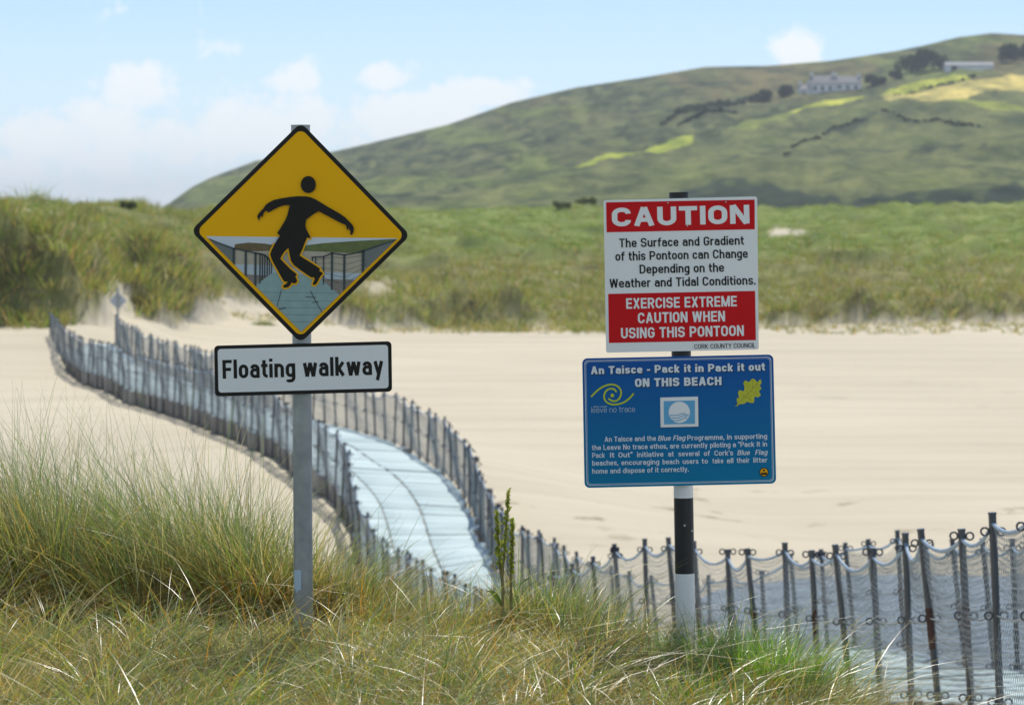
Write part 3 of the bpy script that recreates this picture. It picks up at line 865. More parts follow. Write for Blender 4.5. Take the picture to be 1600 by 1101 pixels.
    for (s0, s1, a, nb, w) in ((0, s_near, .10, 14, .0056), (s_near, L, .050, 26, .0021)):
        i = np.arange(int((s1-s0)/(a/2))); sv = s0+i*a/2
        for rrow in range(nb+1):
            v = (rrow+.32*np.where((i+rrow) % 2 == 0, 1, -1))/nb
            v = np.clip(v, 0, 1)
            q = net_pt(sv+.006*np.sin(i*12.9898+rrow*78.2), v+.004*np.sin(i*3.1+rrow)); ribbons(q[:-1], q[1:], w)
            if rrow < nb:
                sel = (i+rrow) % 2 == 0
                v2 = np.clip((rrow+1-.32)/nb, 0, 1)
                ribbons(q[sel], net_pt(sv[sel], np.full(sel.sum(), v2)), w)
    V = np.concatenate(VV)-o; Fq = np.concatenate(FF)
    link('netting', mesh_np('netting', V, Fq), M['net'], e)
build_fence('A', 'netting fence on dark posts along the left, nearer side of the walkway')
build_fence('B', 'netting fence on dark posts along the right, farther side of the walkway')

# ------------------------------------------------------------------ sign lettering and flat print
class Panel:
    """a flat panel; shapes are given in photo pixels at the panel and turned into its own plane (x right, z up, faces -y)"""
    S = 406.5
    def __init__(s, cx, cy, tilt): s.cx, s.cy = cx, cy; s.t = math.radians(tilt); s.n = {}
    def uv(s, x, y):
        u, v = (x-s.cx)/s.S, -(y-s.cy)/s.S; c, k = math.cos(s.t), math.sin(s.t)
        return (u*c+v*k, -u*k+v*c)


def poly_mesh(mb, uv, layer, mi=0, thick=0):
    """concave polygon as triangles at a given print layer"""
    from mathutils.geometry import tessellate_polygon
    y = -layer*.0008; uv = [tuple(q) for q in uv]
    pts = [uv[0]]
    for q in uv[1:]:
        if math.hypot(q[0]-pts[-1][0], q[1]-pts[-1][1]) > 1e-7: pts.append(q)
    if math.hypot(pts[0][0]-pts[-1][0], pts[0][1]-pts[-1][1]) < 1e-7: pts.pop()
    fs = []
    for t in tessellate_polygon([[Vector((u, v, 0)) for u, v in pts]]):
        a, b, c = (pts[k] for k in t)
        if (b[0]-a[0])*(c[1]-a[1])-(b[1]-a[1])*(c[0]-a[0]) < 0: t = (t[0], t[2], t[1])
        fs.append(t)
    mb.add([(u, y, v) for u, v in pts], fs, mi)


def slab(mb, uv, y0, y1, mi=0):
    n = len(uv); bm = bmesh.new(); area = sum(uv[i][0]*uv[(i+1) % n][1]-uv[(i+1) % n][0]*uv[i][1] for i in range(n))
    if area < 0: uv = uv[::-1]
    vs = [(u, y0, v) for u, v in uv]+[(u, y1, v) for u, v in uv]
    mb.add(vs, [tuple(range(n)), tuple(reversed(range(n, 2*n)))]+[(i, n+i, n+(i+1) % n, (i+1) % n) for i in range(n)], mi); bm.free()


def rounded(pts, r, n=6):
    out = []; N = len(pts)
    for i in range(N):
        p = Vector(pts[i]); a = (Vector(pts[i-1])-p).normalized(); b = (Vector(pts[(i+1) % N])-p).normalized()
        ang = a.angle(b); d = r/math.tan(ang/2); p0 = p+a*d; p1 = p+b*d; c = p+(a+b).normalized()*(r/math.sin(ang/2))
        v0 = p0-c; v1 = p1-c; th = v0.angle(v1); sgn = 1 if v0.cross(v1) > 0 else -1
        for k in range(n+1):
            t = sgn*th*k/n; out.append((c.x+v0.x*math.cos(t)-v0.y*math.sin(t), c.y+v0.x*math.sin(t)+v0.y*math.cos(t)))
    return out


def stroke(mb, pts, w, layer, mi=0, taper=False):
    n = len(pts); y = -layer*.0008; L_, R_ = [], []
    for i, p in enumerate(pts):
        a = Vector(pts[max(i-1, 0)]); b = Vector(pts[min(i+1, n-1)]); d = (b-a).normalized(); nn = Vector((-d.y, d.x))
        ww = w/2*(1 if not taper else max(.25, math.sin(math.pi*(.12+.76*i/(n-1)))))
        L_.append((p[0]+nn.x*ww, y, p[1]+nn.y*ww)); R_.append((p[0]-nn.x*ww, y, p[1]-nn.y*ww))
    vs = L_+R_
    mb.add(vs, [(i, i+1, n+i+1, n+i) for i in range(n-1)], mi)
    for q in range(len(mb.f)-(n-1), len(mb.f)):
        pass


def smooth_pts(pts, k=6):
    out = []; n = len(pts)
    for i in range(n-1):
        p0, p1, p2, p3 = (Vector(pts[max(i-1, 0)]), Vector(pts[i]), Vector(pts[i+1]), Vector(pts[min(i+2, n-1)]))
        for j in range(k):
            t = j/k
            out.append(tuple(.5*((2*p1)+(-p0+p2)*t+(2*p0-5*p1+4*p2-p3)*t*t+(-p0+3*p1-3*p2+p3)*t**3)))
    out.append(tuple(pts[-1])); return out


def clip_convex(poly, conv):
    out = list(poly); n = len(conv)
    ar = sum(conv[i][0]*conv[(i+1) % n][1]-conv[(i+1) % n][0]*conv[i][1] for i in range(n)); sg = 1 if ar > 0 else -1
    for i in range(n):
        a, b = conv[i], conv[(i+1) % n]; inp = out; out = []
        f = lambda p: sg*((b[0]-a[0])*(p[1]-a[1])-(b[1]-a[1])*(p[0]-a[0]))
        for k in range(len(inp)):
            p, q = inp[k-1], inp[k]; fp, fq = f(p), f(q)
            if (fp >= 0) != (fq >= 0):
                t = fp/(fp-fq); out.append((p[0]+(q[0]-p[0])*t, p[1]+(q[1]-p[1])*t))
            if fq >= 0: out.append(q)
        if not out: return []
    return out


def _path(pts, n=7):
    """polyline with rounded corners: points are (x, y) or (x, y, radius)"""
    out = []
    for i, p in enumerate(pts):
        if len(p) == 2 or i in (0, len(pts)-1): out.append((p[0], p[1])); continue
        c = Vector(p[:2]); a = Vector(pts[i-1][:2])-c; b = Vector(pts[i+1][:2])-c
        d = min(p[2], a.length*.5 if len(pts[i-1]) == 3 and 0 < i-1 else a.length, b.length*.5 if len(pts[i+1]) == 3 and i+1 < len(pts)-1 else b.length)
        a = c+a.normalized()*d; b = c+b.normalized()*d
        o = a+b-c
        for k in range(n+1):
            t = k/n*math.pi/2; q = o+(a-o)*math.cos(t)+(b-o)*math.sin(t); out.append((q.x, q.y))
    ded = [out[0]]
    for q in out[1:]:
        if math.hypot(q[0]-ded[-1][0], q[1]-ded[-1][1]) > 1e-3: ded.append(q)
    return ded


def glyph(ch, h, hv):
    """strokes of one letter: cap height 7, x-height 5.15; h and hv are half widths of upright and level strokes"""
    X = 5.15; r = 2.0; rl = 1.7
    def ring(x0, y0, x1, y1, q):
        m = (x0+x1)/2; return _path([(m, y0), (x1, y0, q), (x1, y1, q), (x0, y1, q), (x0, y0, q), (m, y0)])
    S = []; P_ = lambda *p: S.append(_path(list(p)))
    T = 7-hv; W = 5.0
    if ch == ' ': return 2.0, []
    if ch == 'A': W = 5.5; P_((h*1.05, 0), (W/2-h*.12, 7)); P_((W-h*1.05, 0), (W/2+h*.12, 7)); P_((1.3, 1.5+hv), (W-1.3, 1.5+hv))
    elif ch == 'B': P_((h, 0), (h, 7)); P_((h, T), (W-h-.2, T, r), (W-h-.2, 3.7, r), (h, 3.7)); P_((h, 3.7), (W-h, 3.7, r), (W-h, hv, r), (h, hv))
    elif ch == 'C': P_((W-h, 2.3), (W-h, hv, r), (h, hv, r), (h, T, r), (W-h, T, r), (W-h, 4.7))
    elif ch == 'D': P_((h, 0), (h, 7)); P_((h, T), (W-h, T, r), (W-h, hv, r), (h, hv))
    elif ch == 'E': W = 4.4; P_((h, 0), (h, 7)); P_((h, T), (W, T)); P_((h, hv), (W, hv)); P_((h, 3.6), (W-.3, 3.6))
    elif ch == 'F': W = 4.2; P_((h, 0), (h, 7)); P_((h, T), (W, T)); P_((h, 3.45), (W-.4, 3.45))
    elif ch == 'G': P_((W-h, 4.9), (W-h, T, r), (h, T, r), (h, hv, r), (W-h, hv, r), (W-h, 3.4)); P_((W, 3.4-hv*.2), (W/2, 3.4-hv*.2))
    elif ch == 'H': P_((h, 0), (h, 7)); P_((W-h, 0), (W-h, 7)); P_((h, 3.7), (W-h, 3.7))
    elif ch == 'I': W = 2*h; P_((h, 0), (h, 7))
    elif ch == 'K': P_((h, 0), (h, 7)); P_((h, 2.4), (W-h*1.0, 7)); P_((h+1.1, 3.6), (W-h*.9, 0))
    elif ch == 'L': W = 4.2; P_((h, 0), (h, 7)); P_((h, hv), (W, hv))
    elif ch == 'M': W = 6.4; P_((h, 0), (h, 7)); P_((W-h, 0), (W-h, 7)); P_((h*1.1, 7), (W/2, .2)); P_((W-h*1.1, 7), (W/2, .2))
    elif ch == 'N': W = 5.1; P_((h, 0), (h, 7)); P_((W-h, 0), (W-h, 7)); P_((h*1.1, 7), (W-h*1.1, 0))
    elif ch == 'O': S.append(ring(h, hv, W-h, T, r))
    elif ch == 'P': P_((h, 0), (h, 7)); P_((h, T), (W-h, T, r), (W-h, 3.0, r), (h, 3.0))
    elif ch == 'R': P_((h, 0), (h, 7)); P_((h, T), (W-h-.1, T, r), (W-h-.1, 3.4, r), (h, 3.4)); P_((W*.52, 3.4), (W-h*.9, 0))
    elif ch == 'S': P_((W-h, 5.0), (W-h, T, r), (h, T, r), (h, 3.6, r), (W-h, 3.6, r), (W-h, hv, r), (h, hv, r), (h, 2.1))
    elif ch == 'T': W = 4.8; P_((0, T), (W, T)); P_((W/2, 0), (W/2, 7))
    elif ch == 'U': P_((h, 7), (h, hv, r), (W-h, hv, r), (W-h, 7))
    elif ch == 'W': W = 7.2; P_((h, 7), (W*.27, 0)); P_((W*.27, 0), (W/2, 7)); P_((W/2, 7), (W*.73, 0)); P_((W*.73, 0), (W-h, 7))
    elif ch == 'X': P_((h, 0), (W-h, 7)); P_((h, 7), (W-h, 0))
    elif ch == 'Y': P_((h, 7), (W/2, 3)); P_((W-h, 7), (W/2, 3)); P_((W/2, 3.3), (W/2, 0))
    else:
        W = 4.3; t = X-hv; a = 7.1
        if ch == 'a': P_((h+.15, X-1.6), (h+.15, t, rl), (W-h, t, rl), (W-h, 0)); P_((W-h, 3.05), (h, 3.05, 1.2), (h, hv, 1.2), (W-h, hv, 1.0), (W-h, 1.6))
        elif ch == 'b': P_((h, 0), (h, a)); S.append(ring(h, hv, W-h, t, rl))
        elif ch == 'c': W = 4.0; P_((W-h, 1.75), (W-h, hv, rl), (h, hv, rl), (h, t, rl), (W-h, t, rl), (W-h, 3.4))
        elif ch == 'd': P_((W-h, 0), (W-h, a)); S.append(ring(h, hv, W-h, t, rl))
        elif ch == 'e': P_((h, 2.55), (W-h, 2.55)); P_((W-h, 2.3), (W-h, t, rl), (h, t, rl), (h, hv, rl), (W-h, hv, rl), (W-h, 1.5))
        elif ch == 'f': W = 2.9; P_((h+.55, 0), (h+.55, a-hv, 1.3), (W+.1, a-hv)); P_((0, X-hv), (W, X-hv))
        elif ch == 'g': S.append(ring(h, hv, W-h, t, rl)); P_((W-h, X), (W-h, -2+hv, rl), (h+.1, -2+hv, rl), (h+.1, -.9))
        elif ch in 'hn': P_((h, 0), (h, a if ch == 'h' else X)); P_((h, 3.0), (h, t, rl), (W-h, t, rl), (W-h, 0))
        elif ch == 'i': W = 2*h; P_((h, 0), (h, X)); P_((h, 5.95), (h, 7.1))
        elif ch == 'k': P_((h, 0), (h, a)); P_((h, 1.7), (W-h*.95, X)); P_((h+.9, 2.7), (W-h*.9, 0))
        elif ch == 'l': W = 2*h; P_((h, 0), (h, a))
        elif ch == 'm': W = 6.7; P_((h, 0), (h, X)); P_((h, 3.0), (h, t, 1.5), (W/2, t, 1.5), (W/2, 0)); P_((W/2, 3.0), (W/2, t, 1.5), (W-h, t, 1.5), (W-h, 0))
        elif ch == 'o': S.append(ring(h, hv, W-h, t, rl))
        elif ch == 'p': P_((h, -2), (h, X)); S.append(ring(h, hv, W-h, t, rl))
        elif ch == 'r': W = 2.9; P_((h, 0), (h, X)); P_((h, 2.6), (h, t, 1.5), (W, t))
        elif ch == 's': W = 4.0; P_((W-h, 3.75), (W-h, t, 1.3), (h, t, 1.3), (h, 2.65, 1.2), (W-h, 2.5, 1.2), (W-h, hv, 1.3), (h, hv, 1.3), (h, 1.45))
        elif ch == 't': W = 2.8; P_((h+.5, 6.6), (h+.5, hv, 1.2), (W, hv)); P_((0, X-hv), (W, X-hv))
        elif ch == 'u': P_((h, X), (h, hv, rl), (W-h, hv, rl), (W-h, 2.2)); P_((W-h, 0), (W-h, X))
        elif ch == 'v': P_((h*.9, X), (W/2, 0)); P_((W-h*.9, X), (W/2, 0))
        elif ch == 'w': W = 6.3; P_((h*.9, X), (W*.28, 0)); P_((W*.28, 0), (W/2, X)); P_((W/2, X), (W*.72, 0)); P_((W*.72, 0), (W-h*.9, X))
        elif ch == 'y': P_((h*.9, X), (W/2+.1, .1)); P_((W-h*.9, X), (W*.36, -2))
        elif ch == '.': W = 2*h; P_((h, 0), (h, 1.3))
        elif ch == ',': W = 2*h; P_((h, 1.3), (h, 0), (h*.5, -1.2))
        elif ch == '-': W = 2.6; P_((0, 2.8), (W, 2.8))
        elif ch == "'": W = 1.4*h; P_((W/2, 7.1), (W/2, 5.2))
        elif ch == '"': W = 3.6*h; P_((.8*h, 7.1), (.8*h, 5.2)); P_((2.8*h, 7.1), (2.8*h, 5.2))
        else: raise ValueError(ch)
    return W, S


def thick(pts, h, hv):
    """both edges of a stroke with mitred corners; h across, hv up"""
    n = len(pts); L_ = []; R_ = []
    closed = math.hypot(pts[0][0]-pts[-1][0], pts[0][1]-pts[-1][1]) < 1e-3
    P2 = [Vector(p) for p in pts]
    seg = []
    for a, b in zip(P2[:-1], P2[1:]):
        d = (b-a)
        seg.append(d.normalized() if d.length > 1e-9 else (seg[-1] if seg else Vector((1, 0))))
    for i in range(n):
        d0 = seg[i-1] if i > 0 else (seg[-1] if closed else seg[0]); d1 = seg[i] if i < n-1 else (seg[0] if closed else seg[-1])
        nn = Vector((-(d0+d1).y, (d0+d1).x))
        if nn.length < 1e-6: nn = Vector((-d1.y, d1.x))
        nn.normalize(); c = max(.5, nn.dot(Vector((-d1.y, d1.x))))
        k = 1/c
        ang = abs(nn.x)
        hh = h*nn.x*nn.x+hv*nn.y*nn.y
        L_.append(P2[i]+nn*hh*k); R_.append(P2[i]-nn*hh*k)
    return L_, R_


def lettering(mb, pan, body, x0, x1, yb, cap, layer, mi=0, bold=.62, shear=0, dx=0, dy=0, level=None, track=None):
    """a line of words from x0 to x1 (photo pixels) on the baseline yb (at the line's middle), capitals cap pixels high"""
    h = bold; hv = bold*.84 if level is None else level; gap = (.95-.25*h) if track is None else track
    x = 0; items = []
    for ch in body:
        W, S = glyph(ch, h, hv); items.append((x, S)); x += W+gap
    w = x-gap
    sy = cap/7/pan.S; sx = (x1-x0)/pan.S/w
    u0, v0 = pan.uv((x0+x1)/2+dx, yb+dy)
    for gx, S in items:
        for k, pts in enumerate(S):
            a, b = thick(pts, h, hv); n = len(a); y = -(layer*.0008+k*.00006)
            f = lambda q: (u0+(gx+q.x+shear*q.y-w/2)*sx, y, v0+q.y*sy)
            mb.add([f(q) for q in a]+[f(q) for q in b], [(i, n+i, n+i+1, i+1) for i in range(n-1)], mi)


# ------------------------------------------------------------------ left sign: diamond warning + plate
def sign_left():
    SD = F/406.5
    foot = P(474.5, 1010, SD); gz = float(ground(foot.x, foot.y))+EZ; foot.z = gz
    e = empty('warning_sign', foot, 'galvanised post with yellow diamond slipping man warning and floating walkway plate', 'road sign')
    top = P(469.5, 197, SD)
    r = .0365
    p = MB(); d = top-foot
    dn = d.normalized()
    p.tube([-dn*.4, d*.5, d], r, 24, 0)
    p.tube([d, d+dn*.004], r*1.02, 24, 0)
    st = d*((foot.z-foot.z)/1) + dn*.22
    p.build('post', [M['galv']], e)
    s = MB()
    # peeling sticker low on the post, bent round it
    c0 = P(466, 905, SD)-foot; vs = []; fs = []
    for k in range(5):
        an = math.radians(205+k*14)
        for h in (-.05, .05): vs.append((dn.x*(c0.z)/dn.z+math.cos(an)*(r+.0012), math.sin(an)*(r+.0012), c0.z+h*.8+.01*math.sin(k*2.3)*(h < 0)))
    for k in range(4): fs.append((k*2, k*2+2, k*2+3, k*2+1))
    s.add(vs, fs); s.build('sticker', M['palethin'], e)

    def pan_origin(pan, off): return P(pan.cx, pan.cy, SD)-foot+Vector((0, -off, 0))
    # diamond
    pan = Panel(471, 364, -.9)
    A = lambda pts: [pan.uv(x, y) for x, y in pts]
    corner = [(471.5, 192), (642, 367.5), (471, 535), (300, 360.5)]
    ctr = (471, 364)
    def inset(k): return [(ctr[0]+(x-ctr[0])*k, ctr[1]+(y-ctr[1])*k) for x, y in corner]
    m = MB()
    slab(m, rounded(A(corner), .028), 0, .004, 1)
    poly_mesh(m, rounded(A(corner), .028), 1, 0)
    poly_mesh(m, rounded(A(inset(.945)), .026), 2, 2)
    # rails and clips behind
    for v in (-.12, .12): m.box((0, .017, v), (.16, .012, .014), 1)
    z1 = lambda x, y: (290+x/2.394, 180+y/2.394)
    reg = A([z1(82, 452), z1(795, 460), z1(436, 808)])
    def pic(pts, layer, mi):
        q = clip_convex(A([z1(*t) for t in pts]), reg)
        if len(q) >= 3: poly_mesh(m, q, layer, mi)
    W = [(0, 400), (862, 400), (862, 900), (0, 900)]
    pic(W, 3, 3)
    pic([(0, 500), (862, 498), (862, 900), (0, 900)], 4, 4)
    pic([(185, 502), (190, 482), (240, 476), (300, 480), (340, 486), (340, 506), (260, 508)], 5, 6)
    pic([(430, 506), (440, 488), (520, 478), (640, 470), (720, 466), (800, 462), (800, 520), (640, 516), (520, 510)], 5, 5)
    pic([(180, 556), (330, 560), (520, 586), (700, 592), (700, 614), (500, 612), (200, 592)], 5, 7)
    pic([(200, 592), (330, 600), (330, 640), (262, 640), (220, 620)], 6, 8)
    pic([(498, 612), (680, 616), (600, 690), (520, 640)], 6, 8)
    pic([(332, 588), (496, 600), (592, 682), (436, 830), (262, 636)], 7, 9)
    pic([(60, 455), (186, 500), (186, 560), (150, 540)], 6, 11)
    pic([(665, 508), (800, 466), (700, 590), (665, 560)], 6, 11)
    def ln(pts, w, layer=9, mi=10):
        pts = [z1(*t) for t in pts]
        for a, b in zip(pts[:-1], pts[1:]):
            d = Vector((b[0]-a[0], b[1]-a[1])); nn = Vector((-d.y, d.x)).normalized()*w/2
            q = clip_convex(A([(a[0]+nn.x, a[1]+nn.y), (b[0]+nn.x, b[1]+nn.y), (b[0]-nn.x, b[1]-nn.y), (a[0]-nn.x, a[1]-nn.y)]), reg)
            if len(q) >= 3: poly_mesh(m, q, layer, mi)
    for x, y0, y1, w in ((185, 498, 600, 4), (230, 506, 612, 3.6), (266, 514, 645, 3.4), (283, 516, 628, 2.2), (292, 518, 616, 2), (301, 522, 606, 2), (310, 528, 600, 2), (318, 536, 596, 1.6), (326, 546, 592, 1.6),
                         (478, 530, 560, 1.6), (490, 528, 572, 1.6), (520, 526, 632, 2), (551, 512, 652, 3.2), (597, 520, 662, 3.4), (667, 505, 600, 4.6)):
        ln([(x, y0), (x-1, y1)], w)
    ln([(90, 462), (140, 482), (185, 498), (230, 506), (266, 515), (300, 521), (335, 556)], 2.2)
    ln([(474, 531), (520, 528), (551, 515), (597, 522), (632, 516), (667, 507), (740, 482), (800, 464)], 2.0)
    for k in range(5):
        ln([(490, 540+k*14), (551, 530+k*22), (597, 534+k*24), (667, 524+k*16)], .5, 8)
    ln([(362, 652), (355, 680), (346, 712)], 1.0); ln([(470, 655), (492, 698), (516, 738)], 1.0); ln([(345, 726), (378, 719)], 1.4); ln([(452, 678), (490, 680)], 1.2); ln([(476, 700), (500, 696)], 1)
    for yy in (660, 690, 716, 742, 768): ln([(262, yy), (600, yy+5)], .35, 8)
    dm = m.build('warning_panel', [M['ink'], M['alu'], M['yellow'], M['pic_sky'], M['pic_sand'], M['pic_green'], M['pic_brown'], M['pic_water'], M['pic_stone'], M['pic_deck'], M['pic_dark'], M['pic_net']], e, pan_origin(pan, .05))
    dm.rotation_euler = (0, -pan.t, 0)
    z8 = lambda x, y: (380+x/3.93, 260+y/3.93)
    man = [(105,333),(94,312),(98,295),(112,278),(128,262),(145,238),(165,222),(195,207),(240,197),(290,189),(340,184),(390,185),(420,190),(450,203),(485,224),(520,246),
           (560,268),(600,291),(630,312),(648,330),(662,344),(678,362),(685,380),(683,400),(672,422),(661,416),(664,400),(657,388),(650,376),(650,391),(642,388),(639,370),(634,360),(600,345),(550,318),
           (510,297),(470,275),(440,292),(415,310),(393,328),(388,365),(396,390),(410,415),(422,440),(398,436),(388,460),(375,495),(362,525),(352,545),(390,570),(430,594),(472,622),
           (478,632),(472,640),(490,648),(495,657),(480,672),(470,690),(458,715),(445,726),(432,724),(436,708),(446,690),(440,678),(424,680),(400,664),(360,636),(320,606),(300,580),(292,545),
           (287,515),(284,500),(262,520),(245,545),(235,565),(258,590),(300,632),(330,655),(336,665),(326,672),(335,690),(338,705),(328,716),(310,715),(304,708),(300,722),(285,738),(265,744),
           (249,738),(256,726),(275,714),(280,705),(264,706),(254,700),(240,675),(215,630),(195,595),(180,565),(173,540),(180,515),(200,475),(222,440),(232,425),(216,408),(240,372),(265,330),
           (278,300),(286,265),(293,240),(265,238),(225,250),(190,268),(163,284),(152,274),(145,272),(132,290),(128,315),(121,304),(113,312),(108,320),(110,330)]
    g = MB()
    # yellow outline of the legs: short fat strokes along the legs' edges
    lo = [q for q in man[43:101]]
    halo = []
    for a, b in zip(lo[:-1], lo[1:]):
        d = Vector((b[0]-a[0], b[1]-a[1])).normalized(); nn = Vector((-d.y, d.x))*9.5; ex = d*4
        poly_mesh(g, A([z8(a[0]+nn.x-ex.x, a[1]+nn.y-ex.y), z8(b[0]+nn.x+ex.x, b[1]+nn.y+ex.y), z8(b[0]-nn.x+ex.x, b[1]-nn.y+ex.y), z8(a[0]-nn.x-ex.x, a[1]-nn.y-ex.y)]), 10+.02*len(halo), 1)
        halo.append(1)
    poly_mesh(g, A([z8(*q) for q in man]), 13, 0)
    poly_mesh(g, A([z8(406+46*math.cos(t*math.pi/20), 113+52*math.sin(t*math.pi/20)) for t in range(40)]), 13, 0)
    go = g.build('pictogram', [M['ink'], M['yellow']], dm)
    # plate
    pl = Panel(475, 575, 1.45)
    A2 = lambda pts: [pl.uv(x, y) for x, y in pts]
    cor = [(336.5, 539), (612.5, 532), (613.5, 610.5), (338, 618)]
    q = MB(); slab(q, rounded(A2(cor), .016), 0, .003, 1); poly_mesh(q, rounded(A2(cor), .016), 1, 0)
    c2 = (475, 575); poly_mesh(q, rounded(A2([(342, 544.4), (607, 537.6), (608, 605), (343.5, 612)]), .012), 2, 2)
    for v in (-.04, .04): q.box((0, .015, v), (.2, .010, .012), 1)
    po = q.build('name_plate', [M['ink'], M['alu'], M['signwhite']], e, pan_origin(pl, .052)); po.rotation_euler = (0, -pl.t, 0)
    t = MB(); lettering(t, pl, 'Floating walkway', 350, 600, 587.2, 29, 3, 0, .76, 0, 0, 0, .60)
    t.build('lettering', [M['ink']], po)
sign_left()


# ------------------------------------------------------------------ right sign: caution + beach notice on a banded post
def sign_right():
    SD = F/406.5
    foot = P(1072, 1030, SD); gz = float(ground(foot.x, foot.y))+EZ; foot.z = gz
    e = empty('beach_sign', foot, 'black and white banded post with a red CAUTION board above a blue beach notice', 'sign')
    top = P(1060.5, 303, SD); bot = P(1072.5, 1060, SD); d = bot-top
    def at(py): return top+d*((py-303)/757)-foot
    r = .0375; p = MB()
    bands = [(303, 560, 0), (560, 777, 1), (777, 895, 0), (895, 1014, 1), (1014, 1075, 0)]
    for y0, y1, mi in bands: p.tube([at(y0), at((y0+y1)/2), at(y1)], r, 24, mi, False)
    p.tube([at(300.5), at(303)], [r*.97, r*1.03], 24, 0); p.tube([at(1075), at(1220)], r, 24, 0)
    po = p.build('post', [M['black'], M['postwhite']], e)
    h = MB()
    for x, y in ((1069, 819), (1080.5, 828)):
        q = at(y); q.x = (x-800)/F*SD-foot.x; q.y = -math.sqrt(max(0, r*r-(q.x-at(y).x)**2)); nn = Vector((q.x-at(y).x, q.y, 0)).normalized()
        h.tube([q-nn*.002, q+nn*.0015], .004, 10)
    h.build('rivet', M['bolt'], po)

    def org(pan, off): return P(pan.cx, pan.cy, SD)-foot+Vector((0, -off, 0))
    # caution
    c = Panel(1063.5, 429, 1.3)
    A = lambda pts: [c.uv(x, y) for x, y in pts]
    z = lambda x, y: (890+x/4.076, 290+y/4.076)
    cor = [(942.5, 313), (1181.5, 307), (1184, 545), (946.5, 550)]
    m = MB(); slab(m, rounded(A(cor), .008), 0, .003, 1); poly_mesh(m, rounded(A(cor), .008), 1, 0)
    poly_mesh(m, A([z(230, 107), z(1172, 90), z(1173, 278), z(233, 297)]), 2, 2)
    poly_mesh(m, A([z(243, 687), z(1175, 668), z(1180, 980), z(248, 998)]), 2, 2)
    for v in (-.15, .15): m.box((0, .012, v), (.2, .008, .014), 1)
    mo = m.build('caution_board', [M['signwhite'], M['alu'], M['red']], e, org(c, .049)); mo.rotation_euler = (0, -c.t, 0)
    def part(name, mats, *lines):
        t = MB()
        for ln_ in lines: lettering(t, c, *ln_)
        t.build(name, mats, mo)
    IW = [M['ink'], M['signwhite']]
    part('heading', IW, ('CAUTION', 955.7, 1169.7, 351.5, 29.0, 3, 1, .72, 0, 0, 0, .80, .72))
    part('message', IW, *[(q, x0, x1, yb, 13.8, 3, 0, .64) for q, x0, x1, yb in (('The Surface and Gradient', 967, 1161, 384.3), ('of this Pontoon can Change', 961, 1167, 404.8), ('Depending on the', 998.7, 1130, 425.6), ('Weather and Tidal Conditions.', 952, 1179, 446.6))])
    part('warning_text', IW, *[(q, x0, x1, yb, 16.3, 3, 1, .72) for q, x0, x1, yb in (('EXERCISE EXTREME', 977.8, 1150, 479.8), ('CAUTION WHEN', 996, 1131.6, 502.7), ('USING THIS PONTOON', 969.7, 1161, 525.7))])
    part('council_name', IW, ('CORK COUNTY COUNCIL', 1083.8, 1179, 542.8, 7, 3, 0, .50))
    b = MB()
    for x, y in ((622, 110), (990, 104), (745, 256)):
        u, v = c.uv(*z(x, y)); b.tube([(u, -.002, v), (u, -.0065, v)], .0028, 10)
    b.build('rivet', M['bolt'], mo)
    # beach notice
    n = Panel(1059.5, 656.5, 1.25)
    B = lambda pts: [n.uv(x, y) for x, y in pts]
    w = lambda x, y: (890+x/4.588, 540+y/4.588)
    W = lambda pts: [n.uv(*w(x, y)) for x, y in pts]
    cor = W([(88, 86), (1452, 58), (1473, 978), (105, 1010)])
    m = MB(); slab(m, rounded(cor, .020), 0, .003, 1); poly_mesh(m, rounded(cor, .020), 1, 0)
    ctr = sum((Vector(q) for q in cor), Vector((0, 0)))/4
    def ring(ins, wd, layer, mi):
        hw = max(abs(q[0]) for q in cor); hh = max(abs(q[1]) for q in cor)
        def rect(i): return rounded([(ctr.x+(q[0]-ctr.x)*(1-i/hw), ctr.y+(q[1]-ctr.y)*(1-i/hh)) for q in cor], .014)
        a, b2 = rect(ins), rect(ins+wd); k = len(a); y = -layer*.0008
        m.add([(u, y, v) for u, v in a]+[(u, y, v) for u, v in b2], [(i, (i+1) % k, k+(i+1) % k, k+i) for i in range(k)], mi)
    ring(.0085, .0022, 2, 2); ring(.0135, .0010, 2, 2)
    for v in (-.12, .12): m.box((0, .012, v), (.2, .008, .014), 1)
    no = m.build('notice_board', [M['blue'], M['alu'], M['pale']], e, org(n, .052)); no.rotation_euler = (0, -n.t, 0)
    t = MB()
    def L2(q, x0, x1, yb, cap, mi, bold, shear=0, lay=4, dx=0, dy=0, level=None):
        a = w(x0, yb); b_ = w(x1, yb); lettering(t, n, q, a[0], b_[0], a[1], cap/4.588, lay, mi, bold, shear, dx, dy, level)
    PI3 = [M['pale'], M['ink'], M['palethin']]
    for dx, dy, mi, lay in ((1.2, 1.2, 1, 2.4), (0, 0, 0, 4)):
        L2('An Taisce - Pack it in Pack it out', 150, 1393, 186, 56, mi, .84, 0, lay, dx, dy, .72)
        L2('ON THIS BEACH', 465, 1083, 283, 60, mi, .88, 0, lay, dx, dy, .76)
    t.build('heading', PI3, no); t = MB()
    base = lambda x, b0, x0=160: b0-.0185*(x-x0)
    def words(b0, items, x00=160, cap=36):
        for q, x0, x1, sh in items: L2(q, x0, x1, base((x0+x1)/2, b0, x00), cap, 0, .60, sh)
    words(680, [('An Taisce and the', 248, 615, 0), ('Blue Flag', 628, 822, .2), ('Programme, in supporting', 838, 1408, 0)], 248)
    words(738, [('the Leave No trace ethos, are currently piloting a "Pack It in', 158, 1408, 0)])
